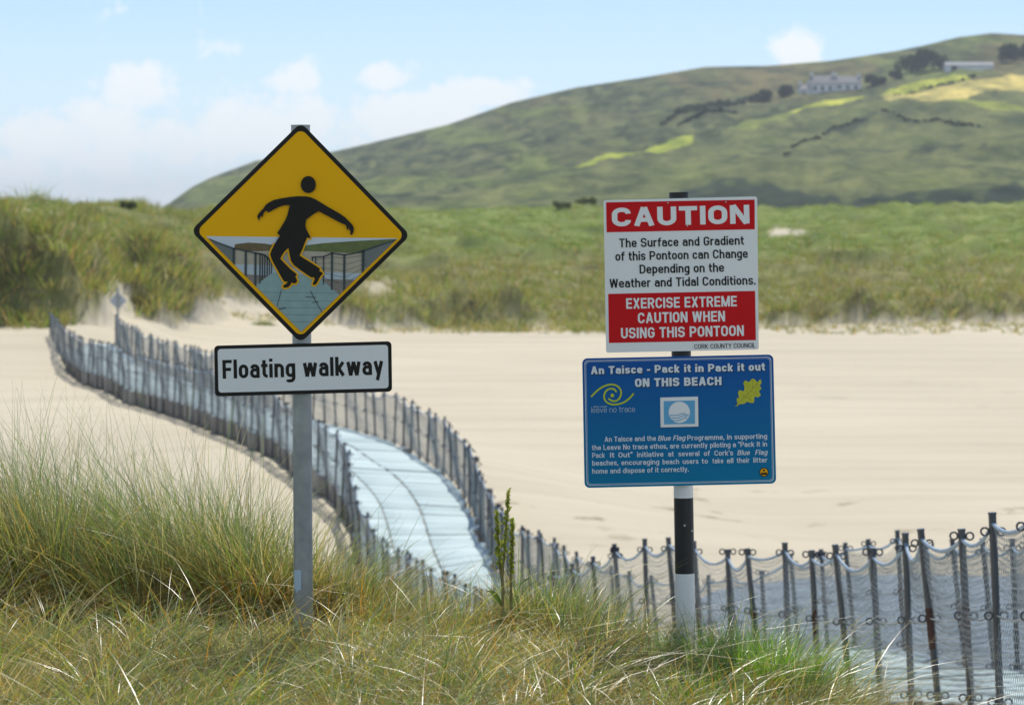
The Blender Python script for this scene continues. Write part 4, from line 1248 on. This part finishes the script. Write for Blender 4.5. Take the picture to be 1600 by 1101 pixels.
    words(795, [('Pack', 160, 250, 0), ('It', 287, 318, 0), ('Out"', 347, 447, 0), ('initiative', 480, 668, 0), ('at', 702, 742, 0), ('several', 775, 925, 0), ('of', 957, 1000, 0), ("Cork's", 1032, 1165, 0), ('Blue', 1195, 1282, .2), ('Flag', 1322, 1408, .2)])
    words(850, [('beaches,', 160, 345, 0), ('encouraging', 368, 638, 0), ('beach', 662, 780, 0), ('users', 805, 918, 0), ('to', 942, 985, 0), ('take', 1018, 1095, 0), ('all', 1120, 1167, 0), ('their', 1192, 1283, 0), ('litter', 1310, 1410, 0)])
    words(907, [('home and dispose of it correctly.', 160, 848, 0)])
    t.build('message', PI3, no); t = MB()
    L2('leave no trace', 153, 466, 470, 40, 2, .30); L2('IRELAND', 168, 265, 436, 11, 2, .5)
    t.build('swirl_motto', PI3, no)
    s = MB()
    stroke(s, smooth_pts(W([(152, 360), (200, 312), (250, 282), (300, 272), (343, 286), (365, 320), (360, 358), (338, 385), (305, 390), (275, 372)])), .0064, 3, 0)
    stroke(s, smooth_pts(W([(456, 335), (430, 366), (395, 394), (350, 411), (300, 414), (260, 395), (244, 360), (256, 322), (285, 303), (315, 306), (332, 326)])), .0064, 3.2, 0)
    poly_mesh(s, W([(303+13*math.cos(k*.3142), 350+13*math.sin(k*.3142)) for k in range(20)]), 3, 0)
    s.build('swirl_emblem', [M['lime']], no)
    f = MB()
    poly_mesh(f, W([(645, 365), (915, 358), (918, 572), (648, 578)]), 3, 0)
    stroke(f, W([(645, 581), (921, 575), (918, 358)]), .002, 2, 3)
    poly_mesh(f, W([(670, 391), (892, 385), (893, 552), (672, 556)]), 4, 1)
    poly_mesh(f, W([(781+76*math.cos(k*math.pi/24), 470+76*math.sin(k*math.pi/24)) for k in range(48)]), 5, 0)
    for k, wv in enumerate((W([(712, 490), (760, 492), (800, 480), (818, 478), (835, 490), (850, 488)]), W([(714, 506), (760, 512), (795, 500), (815, 492), (838, 502)]), W([(724, 524), (765, 530), (800, 518), (820, 508), (836, 514)]))):
        stroke(f, smooth_pts(wv), .0030, 6+.2*k, 1)
    f.build('flag_emblem', [M['signwhite'], M['sky_print'], M['pale'], M['ink']], no)
    lf = MB()
    poly_mesh(lf, W(smooth_pts([(1178,430),(1195,410),(1190,375),(1206,362),(1200,330),(1215,312),(1240,320),(1246,290),(1238,262),(1255,243),(1276,255),(1288,243),(1305,230),(1325,240),(1337,256),(1360,235),(1368,262),(1355,280),(1368,300),(1350,320),(1362,345),(1345,362),(1318,360),(1316,385),(1312,402),(1285,402),(1262,395),(1245,410),(1215,412),(1195,425)], 3)), 3, 0)
    stroke(lf, smooth_pts(W([(1185, 424), (1230, 375), (1290, 315), (1340, 262)])), .0010, 4, 1)
    for a, b_ in (((1240, 365), (1225, 330)), ((1270, 335), (1265, 280)), ((1300, 305), (1308, 250)), ((1250, 355), (1300, 385)), ((1285, 320), (1345, 345)), ((1315, 290), (1355, 300))):
        stroke(lf, W([a, b_]), .0008, 4, 1)
    lf.build('oak_leaf_emblem', [M['leafy'], M['pic_brown']], no)
    k = MB()
    poly_mesh(k, W([(1385+33*math.cos(q*.2618), 897+33*math.sin(q*.2618)) for q in range(24)]), 3, 1)
    poly_mesh(k, W([(1385+27*math.cos(q*.2618), 897+27*math.sin(q*.2618)) for q in range(24)]), 4, 0)
    poly_mesh(k, W([(1365, 905), (1405, 903), (1408, 915), (1362, 917)]), 5, 1); poly_mesh(k, W([(1375, 878), (1395, 877), (1392, 890), (1378, 890)]), 5, 1)
    poly_mesh(k, W([(1362, 893), (1374, 900), (1396, 899), (1408, 892), (1402, 903), (1368, 904)]), 5, 1)
    k.build('round_badge', [M['yellow'], M['ink']], no)
sign_right()


# ------------------------------------------------------------------ the small sign at the far end of the walkway
def far_sign():
    D = 117.0; b = P(184, 497, D); gz = float(ground(b.x, b.y))+EZ
    e = empty('far_warning_sign', (b.x, b.y, gz), 'small grey diamond sign seen from behind at the far end of the walkway', 'road sign')
    tp = P(182.5, 449, D).z-gz
    p = MB(); p.tube([(0, 0, -.3), (0, 0, tp)], .045, 12); p.build('post', M['galv'], e)
    m = MB(); h = .33; zc = P(182, 470, D).z-gz
    slab(m, rounded([(0, h), (h, 0), (0, -h), (-h, 0)], .03), .05, .054, 0)
    m.box((0, .048, .1), (.2, .004, .02)); m.box((0, .048, -.1), (.2, .004, .02))
    o = m.build('panel', M['alu'], e, (0, 0, zc))
far_sign()


# ------------------------------------------------------------------ grass
STRAW = np.array([(.50, .41, .20), (.44, .33, .13), (.38, .26, .09), (.58, .50, .30)])
OLIVE = np.array([(.26, .25, .06), (.22, .215, .055), (.31, .285, .075), (.33, .245, .06)])
GREEN = np.array([(.115, .185, .035), (.145, .22, .045), (.09, .15, .035), (.19, .255, .06)])
BLUEG = np.array([(.14, .19, .095), (.18, .225, .12), (.12, .17, .085)])
BROWN = np.array([(.26, .135, .035), (.20, .11, .03), (.14, .08, .025)])


def pick(r, n, mix):
    pal = np.concatenate([p for p, w in mix]); pr = np.concatenate([np.full(len(p), w/len(p)) for p, w in mix]); pr /= pr.sum()
    return pal[r.choice(len(pal), n, p=pr)]*(.8+.4*r.random(n))[:, None]


def blades(base, h, az, lean, bend, w, col, segs=5, tipcol=None, kink=None, r=None):
    """ribbons: base (n,3), height h, azimuth of the lean, lean and bend as fractions of the height"""
    n = len(base); t = np.linspace(0, 1, segs+1)[None, :, None]
    d = np.stack([np.cos(az), np.sin(az), np.zeros(n)], -1)[:, None, :]
    hh = h[:, None, None]; ln = lean[:, None, None]; bd = bend[:, None, None]
    hor = ln*t+bd*t**2.3
    ver = t-.42*np.minimum(bd, 1.6)*t**2.6
    p = base[:, None, :]+d*hh*hor+np.array([0, 0, 1.0])*hh*ver
    tw = r.random(n)*math.pi
    side = np.stack([np.cos(tw), np.sin(tw), .15*np.sin(tw*3)], -1)[:, None, :]
    wid = (w[:, None, None]*(1-t**1.7)+.0004)*.5
    a = p-side*wid; b = p+side*wid
    V = np.stack([a, b], 2).reshape(-1, 3)
    k = (segs+1)*2; bs = np.arange(n)[:, None]*k
    f = np.concatenate([bs+np.array([2*i, 2*i+1, 2*i+3, 2*i+2]) for i in range(segs)], 0)
    tc = col if tipcol is None else tipcol
    cc = col[:, None, :]*(1-t)+tc[:, None, :]*t
    T = np.repeat(cc[:, :, None, :], 2, 2).reshape(-1, 3)
    return V, f, T


def join(parts):
    V = []; Fs = []; T = []; o = 0
    for v, f, t in parts: V.append(v); Fs.append(f+o); T.append(t); o += len(v)
    return np.concatenate(V), np.concatenate(Fs), np.concatenate(T)


def plateau_edge(x): return 13.25-.22*x-4.0*np.maximum(0, x-.95)


def ground_cover():
    r = np.random.default_rng(21); parts = []
    def place(n, y0, y1, px0=-350, px1=1420, over=.5):
        y = np.sqrt(r.uniform(y0*y0, y1*y1, n)); x = (r.uniform(px0, px1, n)-800)/F*y
        k = y < plateau_edge(x)+over; x, y = x[k], y[k]
        return x, y, ground(x, y)+EZ-.01
    def lowfar(x, y): px = 800+F*x/y; return 1-.66*sstep(11.4, 12.8, y)*sstep(520, 620, px)*(1-.3*sstep(820, 900, px))-.25*sstep(900, 1000, px)
    def hollow(x, y): px = 800+F*x/y; return (r.random(len(x)) > .93*sstep(12.1, 12.5, y+.5*fbm(x/.5, y/.4, 19, 2))*sstep(13.6, 13.2, y)*sstep(620, 520, px))
    def clumpy(x, y, sc, seed, lo): return vnoise(x/sc, y/sc, seed) > lo
    # thick felt of short dead and green grass, with bare gaps between the patches
    x, y, z = place(72000, 8.6, 14.0); gp = .6*vnoise(x/.16, y/.22, 15)+.4*vnoise(x/.5, y/.6, 16)
    k = hollow(x, y) & (gp > .34+.10*r.random(len(x))); x, y, z, gp = x[k], y[k], z[k], gp[k]; n = len(x); patch = vnoise(x/.35, y/.5, 5)
    h = r.uniform(.06, .19, n)*(.55+1.0*gp)*lowfar(x, y)
    green = r.random(n) < .34+.5*sstep(.42, .72, patch)
    col = np.where(green[:, None], pick(r, n, [(OLIVE, .35), (GREEN, .65)]), pick(r, n, [(STRAW, .62), (OLIVE, .33), (BROWN, .05)]))
    parts.append(blades(np.stack([x, y, z], -1), h, r.uniform(0, 6.28, n), r.uniform(0, .7, n), r.uniform(0, 1.4, n), r.uniform(.0022, .0042, n), col, 3, None, None, r))
    # taller marram blades in loose tufts, some swept over by the wind
    x, y, z = place(30000, 8.8, 13.9); cl = .65*vnoise(x/.17, y/.24, 9)+.35*vnoise(x/.6, y/.7, 10)
    k = (cl > .50+.06*r.random(len(x))) & hollow(x, y); x, y, z, cl = x[k], y[k], z[k], cl[k]; n = len(x)
    h = (r.uniform(.14, .36, n)+.28*(r.random(n) < .22))*lowfar(x, y)*(.7+.8*(cl-.4))
    az = np.where(r.random(n) < .5, r.normal(-.35, .9, n), r.uniform(0, 6.28, n))
    tone = vnoise(x/.22, y/.3, 12)
    col = np.where((r.random(n) < .25+.6*tone)[:, None], pick(r, n, [(GREEN, .6), (BLUEG, .28), (OLIVE, .12)]), pick(r, n, [(OLIVE, .5), (STRAW, .4), (BROWN, .1)]))
    parts.append(blades(np.stack([x, y, z], -1), h, az, r.uniform(.05, .9, n), r.uniform(.1, 1.7, n), r.uniform(.0022, .0042, n), col, 7, None, None, r))
    for t in range(75):
        y0 = r.uniform(9.3, 12.6); x0 = (r.uniform(-40, 1230)-800)/F*y0
        if y0 > plateau_edge(x0)-.2: continue
        n = int(r.integers(35, 110)); rad = r.uniform(.03, .09); an = r.uniform(0, 6.28, n); rr = rad*np.sqrt(r.random(n)); X = x0+np.cos(an)*rr; Y = y0+np.sin(an)*rr
        g = r.random(); mx = [(GREEN, .6), (BLUEG, .25), (OLIVE, .15)] if g < .5 else ([(STRAW, .6), (OLIVE, .4)] if g < .75 else [(OLIVE, .5), (GREEN, .3), (BROWN, .2)])
        hh = r.uniform(.2, .42)*lowfar(np.array([x0]), np.array([y0]))[0]
        parts.append(blades(np.stack([X, Y, ground(X, Y)+EZ-.01], -1), hh*r.uniform(.5, 1.15, n), an+r.normal(0, .5, n), r.uniform(.1, .7, n), r.uniform(.2, 1.3, n), r.uniform(.0026, .0048, n), pick(r, n, mx), 7, pick(r, n, mx+[(STRAW, .25)]), None, r))
    # long pale dead leaves lying across
    x, y, z = place(1100, 9, 13.6); n = len(x)
    parts.append(blades(np.stack([x, y, z], -1), r.uniform(.2, .5, n), r.normal(.1, 1.0, n), r.uniform(.3, .9, n), r.uniform(.6, 1.6, n), r.uniform(.002, .004, n),
                        pick(r, n, [(STRAW*.85, .7), (OLIVE, .3)]), 7, None, None, r))
    # brown stalks
    x, y, z = place(900, 9, 13.6); n = len(x)
    parts.append(blades(np.stack([x, y, z], -1), r.uniform(.14, .32, n), r.uniform(0, 6.28, n), r.uniform(0, .3, n), r.uniform(0, .3, n), r.uniform(.003, .005, n), pick(r, n, [(BROWN*1.3, 1)]), 3, None, None, r))
    V, f, T = join(parts)
    o = link('dune_grass', mesh_np('dune_grass', V, f, False, None, {'tint': np.clip(T, .01, .9)}), M['grass'])
    tag(o, 'short dry grass mixed with straw covering the near dune top', 'grass', None, 'stuff')
ground_cover()


def tussock(px, D, rad, n, hgt, label, seed, drift=(0, 0), mix=None, spread=.45, flat=1.0, tips=None):
    r = np.random.default_rng(seed); bx = (px-800)/F*D
    bz = float(ground(bx, D))+EZ; mix = mix or [(GREEN, .26), (BLUEG, .18), (OLIVE, .34), (STRAW, .22)]
    parts = []
    def put(k, hs, le, be, wd, mx, tip=None):
        an = r.uniform(0, 6.28, k); rr = rad*np.sqrt(r.random(k)); ox = np.cos(an)*rr; oy = np.sin(an)*rr*.75*flat
        z = ground(bx+ox, D+oy)+EZ-bz-.02
        dx = ox/rad*spread+drift[0]+r.normal(0, .28, k); dy = oy/rad*spread+drift[1]+r.normal(0, .28, k)
        az = np.arctan2(dy, dx); mg = np.hypot(dx, dy)
        h = hgt*r.uniform(*hs, k)
        parts.append(blades(np.stack([ox, oy, z], -1), h, az, mg*r.uniform(*le, k), mg*r.uniform(*be, k), r.uniform(*wd, k), pick(r, k, mx), 7, pick(r, k, mx) if tip is None else pick(r, k, tip), None, r))
    put(n, (.5, 1.0), (.25, .8), (.3, 1.1), (.0024, .0045), mix, tips or [(STRAW, .34), (GREEN, .33), (BLUEG, .33)])
    put(int(n*.10), (.95, 1.35), (.2, .6), (.3, .9), (.0026, .004), [(GREEN, .4), (BLUEG, .5), (STRAW, .1)])
    put(int(n*.75), (.2, .6), (.3, 1.0), (.4, 1.4), (.003, .005), [(BROWN*np.array([1.1, .95, .8]), .72), (OLIVE, .18), (STRAW, .10)])
    V, f, T = join(parts)
    o = link('marram_tussock', mesh_np('marram_tussock', V, f, False, None, {'tint': np.clip(T, .01, .9)}), M['grass'], None, (bx, D, bz))
    tag(o, label, 'grass tussock', 'marram grass tussocks on the near dune')


LW = (-.42, 0)
tussock(-60, 13.6, .30, 1400, .90, 'tall marram tussock cut by the left edge of the photo', 101, LW)
tussock(35, 13.3, .23, 1350, .84, 'tall marram tussock at the far left, browner at its dark base', 102, LW)
tussock(120, 13.8, .25, 1350, .86, 'marram tussock second from the left edge, with straw coloured tips', 103, LW)
tussock(195, 13.3, .24, 900, .62, 'shorter marram tussock standing a little forward, left of the tallest green clump', 104, LW)
tussock(265, 13.7, .24, 1400, .86, 'tallest green marram tussock midway between the left edge and the grey post', 105, (-.38, 0), [(GREEN, .5), (BLUEG, .2), (OLIVE, .2), (STRAW, .1)])
tussock(345, 13.4, .21, 1100, .70, 'marram tussock with a dark hollow under it, two clumps left of the grey post', 106, (-.3, 0))
tussock(415, 13.2, .22, 1000, .56, 'low orange green marram tussock touching the left side of the grey post', 107, (-.15, 0), [(OLIVE, .45), (GREEN, .3), (STRAW, .2), (BROWN, .05)])
tussock(535, 13.3, .20, 700, .40, 'brown based marram tussock just right of the grey post', 108, (.25, 0), [(OLIVE, .45), (GREEN, .3), (STRAW, .2), (BROWN, .05)])
tussock(620, 13.0, .20, 420, .25, 'thin drooping marram tussock between the grey post and the walkway', 109, (.45, 0))
tussock(715, 12.6, .18, 260, .24, 'sparse marram tussock in front of the walkway, left of the green dock', 110, (.15, 0))
tussock(850, 12.6, .17, 800, .36, 'green marram tussock standing right beside the green dock', 111, (.05, 0), [(GREEN, .5), (OLIVE, .3), (BLUEG, .15), (STRAW, .05)])
tussock(925, 12.4, .16, 480, .34, 'loose marram tussock between the dock and the banded post', 112, (.2, 0))
tussock(1020, 12.2, .14, 380, .28, 'small marram tussock at the left foot of the banded post', 113, (.1, 0))
tussock(1125, 12.0, .17, 700, .32, 'bright green marram tussock at the right foot of the banded post', 114, (.05, 0), [(GREEN*np.array([.95, 1.3, .7]), .8), (BLUEG, .1), (OLIVE, .1)], .6, 1.0, [(GREEN*np.array([.95, 1.3, .7]), .8), (STRAW, .2)])
tussock(1210, 11.4, .19, 1100, .33, 'dense dark green marram tussock near the right end of the grass', 115, (.2, 0), [(GREEN*np.array([.95, 1.3, .7]), .9), (OLIVE, .1)], .8, 1.0, [(GREEN*np.array([.95, 1.3, .7]), .85), (STRAW, .15)])
tussock(1090, 11.0, .16, 600, .22, 'low leafy green tussock in front of the banded post', 116, (.1, 0), [(GREEN*np.array([.95, 1.3, .7]), .9), (OLIVE, .1)], .9, 1.0, [(GREEN*np.array([.95, 1.3, .7]), .9), (STRAW, .1)])
tussock(1285, 11.1, .13, 420, .26, 'last thin marram tussock at the right end of the grass, blades drooping right', 117, (.6, 0), None, .7)


# ------------------------------------------------------------------ dock plant with seed heads, tiny flowers
def dock():
    D = 12.25; b = P(792, 985, D); bz = float(ground(b.x, b.y))+EZ
    e = empty('dock_plant', (b.x, D, bz), 'tall green dock with knobbly seed spikes standing in front of the walkway', 'plant')
    r = np.random.default_rng(77); R2 = random.Random(5)
    def loc(px, py, dy=0): q = P(px, py, D); return Vector((q.x-b.x, dy, q.z-bz))
    stems = [[(788, 1010), (786, 960), (785, 900), (790, 840), (795, 768)], [(800, 1005), (799, 960), (798, 905), (800, 860), (801, 812)], [(787, 930), (781, 880), (778, 840), (776, 800)]]
    s = MB()
    for k, st in enumerate(stems):
        pts = [loc(*q, .02*k) for q in st]; pts[0].z = -.03 if k < 2 else pts[0].z
        s.tube(pts, [.0065, .006, .005, .004, .002][-len(pts):], 7)
    col = simple('dock_stem', (.20, .17, .05), .5, 0, .3, 20)
    s.build('stem', col, e)
    for k, (st, y0, y1, wd) in enumerate(((stems[0], 766, 875, 6.5), (stems[1], 812, 895, 4.5), (stems[2], 800, 890, 5))):
        cs = []; xs = [q[0] for q in st][::-1]; ys = [q[1] for q in st][::-1]
        for i in range(46):
            yy = y0+(y1-y0)*(i/46)**.9; xx = np.interp(yy, ys, xs); ww = wd*(.25+.75*min(1, (i+3)/22))*(1 if (i//4) % 3 else .65)
            c = loc(xx+r.normal(0, ww*.45), yy+r.normal(0, 1), .02*min(k, 2)+r.normal(0, .008)); cs.append(tuple(c))
        V, f, T = leaf_cloud(cs, [.0075]*len(cs), 20, .0032, [(.30, .36, .05), (.38, .42, .08), (.22, .28, .045), (.40, .36, .09)], 1.0, 300+k)
        link('seed_head', mesh_np('seed_head', V, f, False, None, {'tint': T}), M['leaf'], e)
    for k, (x0, y0, x1, y1, wd) in enumerate(((786, 950, 760, 925, .028), (786, 985, 752, 990, .03), (800, 940, 826, 905, .024), (799, 985, 822, 985, .03), (786, 900, 806, 880, .014), (787, 990, 770, 1030, .034))):
        a = loc(x0, y0); c = loc(x1, y1, -.05 if k % 2 else .04); mid = a.lerp(c, .5)+Vector((0, 0, .02)); pts = [a, a.lerp(mid, .5)+Vector((0, 0, .006)), mid, mid.lerp(c, .5)+Vector((0, 0, .004)), c]
        V = []; T = []
        for i, p in enumerate(pts):
            ww = wd*[.15, .8, 1, .7, .05][i]*.5; sd = Vector((.35, .6, .55)).normalized()*ww
            V += [tuple(p-sd), tuple(p+Vector((0, 0, -.003))), tuple(p+sd)]; T += [(.13, .20, .03)]*3
        f = []
        for i in range(4):
            for j in range(2): f.append((i*3+j, i*3+j+1, i*3+j+4, i*3+j+3))
        link('leaf', mesh_np('leaf', np.array(V), np.array(f), True, None, {'tint': np.array(T)}), M['leaf'], e)
dock()


def flower(px, py, D, label):
    p = P(px, py, D); gz = float(ground(p.x, p.y))+EZ
    e = empty('yellow_flower', (p.x, D, gz), label, 'flower', 'tiny yellow flowers in the grass')
    h = max(.05, p.z-gz); s = MB(); s.tube([(0, 0, 0), (.004, 0, h*.5), (0, 0, h)], .0013, 5); s.build('stem', M['leafy'], e)
    m = MB()
    for k in range(6):
        an = k*1.047; d = Vector((math.cos(an), math.sin(an)*.9, .25)); sd = Vector((-math.sin(an), math.cos(an), 0))*.0045
        o = Vector((0, 0, h)); m.add([o, o+d*.008-sd, o+d*.014, o+d*.008+sd], [(0, 1, 2, 3)])
    m.tube([(0, 0, h), (0, 0, h+.004)], .004, 8); m.build('petals', M['yellowpetal'], e)
flower(631, 1058, 10.6, 'tiny yellow flower low in the grass near the bottom of the photo')
flower(587, 1031, 11.0, 'tiny yellow flower a little up and left of the other one')


# ------------------------------------------------------------------ marram on the far dunes
def far_grass():
    r = np.random.default_rng(9)
    n = 60000; y = 112+r.random(n)**1.25*235; x = (r.uniform(-120, 1720, n)-800)/F*y
    z = ground(x, y); v, l, w = veg_masks(x, y, z)
    clump = fbm(x/2.2, y/3.5, 201, 3)
    k = (v > .4+.25*r.random(n)) & (clump > -.35)
    x, y, z, l, clump = x[k], y[k], z[k], l[k], clump[k]; n = len(x)
    parts = []; B = 6
    X = np.repeat(x, B)+r.normal(0, .16, n*B); Y = np.repeat(y, B)+r.normal(0, .2, n*B); Z = np.repeat(z, B)+EZ-.05
    lush = np.repeat(l, B); m = len(X)
    cd = pick(r, m, [(OLIVE*np.array([.95, 1.05, 1.3]), .5), (STRAW*.8, .28), (GREEN*1.2, .22)]); cg = pick(r, m, [(GREEN*1.3, .6), (OLIVE*1.1, .3), (BLUEG*1.2, .1)])
    col = np.where((r.random(m) < lush)[:, None], cg, cd)
    h = r.uniform(.35, .85, m)*(1-.45*lush)*(1+.5*np.repeat(clump, B))
    parts.append(blades(np.stack([X, Y, Z], -1), h, r.uniform(0, 6.28, m), r.uniform(.1, .5, m), r.uniform(.1, .8, m), r.uniform(.022, .045, m), col, 3, None, None, r))
    n = 2600; y = 116+r.random(n)**1.5*150; x = (r.uniform(-120, 1720, n)-800)/F*y; m2 = 900; y = np.concatenate([y, r.uniform(117, 140, m2)]); x = np.concatenate([x, (r.uniform(-100, 340, m2)-800)/F*y[-m2:]]); n = len(x)
    z = ground(x, y); v, l, w = veg_masks(x, y, z)
    k = (v > .5) & (r.random(n) > l*.6); x, y, z = x[k], y[k], z[k]; n = len(x); B = 26; sz = r.uniform(.3, .75, n)+.3*(r.random(n) < .25)
    an = r.uniform(0, 6.28, n*B); rr = np.repeat(sz, B)*np.sqrt(r.random(n*B)); X = np.repeat(x, B)+np.cos(an)*rr; Y = np.repeat(y, B)+np.sin(an)*rr*.7
    Z = np.repeat(z, B)+EZ-.05; tone = np.repeat(r.random(n), B)[:, None]; m = n*B
    col = pick(r, m, [(OLIVE*np.array([.9, 1., 1.2]), .5), (GREEN*.95, .3), (STRAW*.7, .2)])*(.62+.8*tone)
    parts.append(blades(np.stack([X, Y, Z], -1), np.repeat(sz, B)*r.uniform(.7, 1.25, m), an, r.uniform(.1, .5, m), r.uniform(.2, .9, m), r.uniform(.03, .05, m), col, 3, None, None, r))
    n = 420; pxs = np.concatenate([r.uniform(540, 1650, 330), r.uniform(270, 540, 90)]); y = r.uniform(141, 158, n); x = (pxs-800)/F*y; z = ground(x, y); B = 12; m = n*B; sz = r.uniform(.15, .42, n)
    an = r.uniform(0, 6.28, m); rr = np.repeat(sz, B)*r.random(m)
    parts.append(blades(np.stack([np.repeat(x, B)+np.cos(an)*rr, np.repeat(y, B)+np.sin(an)*rr, np.repeat(z, B)+EZ-.04], -1), np.repeat(sz, B)*r.uniform(.7, 1.5, m), an, r.uniform(.1, .5, m), r.uniform(.2, .9, m), r.uniform(.025, .045, m), pick(r, m, [(OLIVE, .5), (BLUEG, .3), (STRAW, .2)]), 3, None, None, r))
    V, f, T = join(parts)
    o = link('far_dune_grass', mesh_np('far_dune_grass', V, f, False, None, {'tint': np.clip(T, .01, .8)}), M['fargrass'])
    tag(o, 'olive and green marram grass covering the dunes behind the beach', 'grass', None, 'stuff')
far_grass()


def shrub(px, py, D, wpx, hpx, label, seed, cols=((.06, .085, .028), (.085, .11, .038), (.12, .13, .05))):
    x = (px-800)/F*D; gz = float(ground(x, D))+EZ; s = D/F; r = random.Random(seed)
    cs = []; rs = []
    for k in range(10):
        cs.append((r.uniform(-.5, .5)*wpx*s*.8, r.uniform(-.4, .4)*wpx*s*.5, r.uniform(.15, .6)*hpx*s)); rs.append(hpx*s*r.uniform(.25, .42))
    V, f, T = leaf_cloud(cs, rs, 120, .05, list(cols), .9, seed)
    o = link('shrub', mesh_np('shrub', V, f, False, None, {'tint': T}), M['leaf'], None, (x, D, gz)); tag(o, label, 'shrub', 'shrubs on the far dunes')
shrub(880, 325, 322, 34, 15, 'dark shrub on the dune crest left of the red CAUTION board', 1)
shrub(915, 325, 326, 36, 17, 'wider dark shrub on the dune crest touching the left of the CAUTION board', 2)
shrub(200, 326, 186, 38, 12, 'low green shrub on the crest of the left dune, where sky meets the hill', 3)
def sand_tuft(px, py, D, label, seed):
    r = np.random.default_rng(seed); x0 = (px-800)/F*D; z0 = float(ground(x0, D))+EZ; n = 420
    ox = r.normal(0, .28, n); oy = r.normal(0, .2, n); z = ground(x0+ox, D+oy)+EZ-z0-.02
    V, f, T = blades(np.stack([ox, oy, z], -1), r.uniform(.12, .38, n)*np.exp(-ox**2/.3), r.uniform(0, 6.28, n), r.uniform(.1, .7, n), r.uniform(.1, .9, n), r.uniform(.012, .022, n), pick(r, n, [(GREEN, .5), (BLUEG, .3), (STRAW, .2)]), 3, None, None, r)
    tag(link('grass_tuft', mesh_np('grass_tuft', V, f, False, None, {'tint': np.clip(T, .01, .8)}), M['fargrass'], None, (x0, D, z0)), label, 'grass tuft')
sand_tuft(412, 522, 138, 'small pale green tuft alone on the bare sand left of the diamond sign', 4)


# ------------------------------------------------------------------ haze: one closed box of thin air round the camera and the land
def haze():
    b = MB(); b.box((0, 4900, 45), (8000, 5200, 60.0)); 
    m, nt, out = new_mat('haze'); n = nt.nodes
    v = n.new('ShaderNodeVolumePrincipled'); v.inputs['Color'].default_value = (.86, .93, 1, 1); v.inputs['Density'].default_value = .00016
    v.inputs['Anisotropy'].default_value = .2
    nt.links.new(v.outputs[0], out.inputs['Volume'])
    o = b.build('haze', m); tag(o, kind='stuff')
USE_HAZE = True
if USE_HAZE: haze()
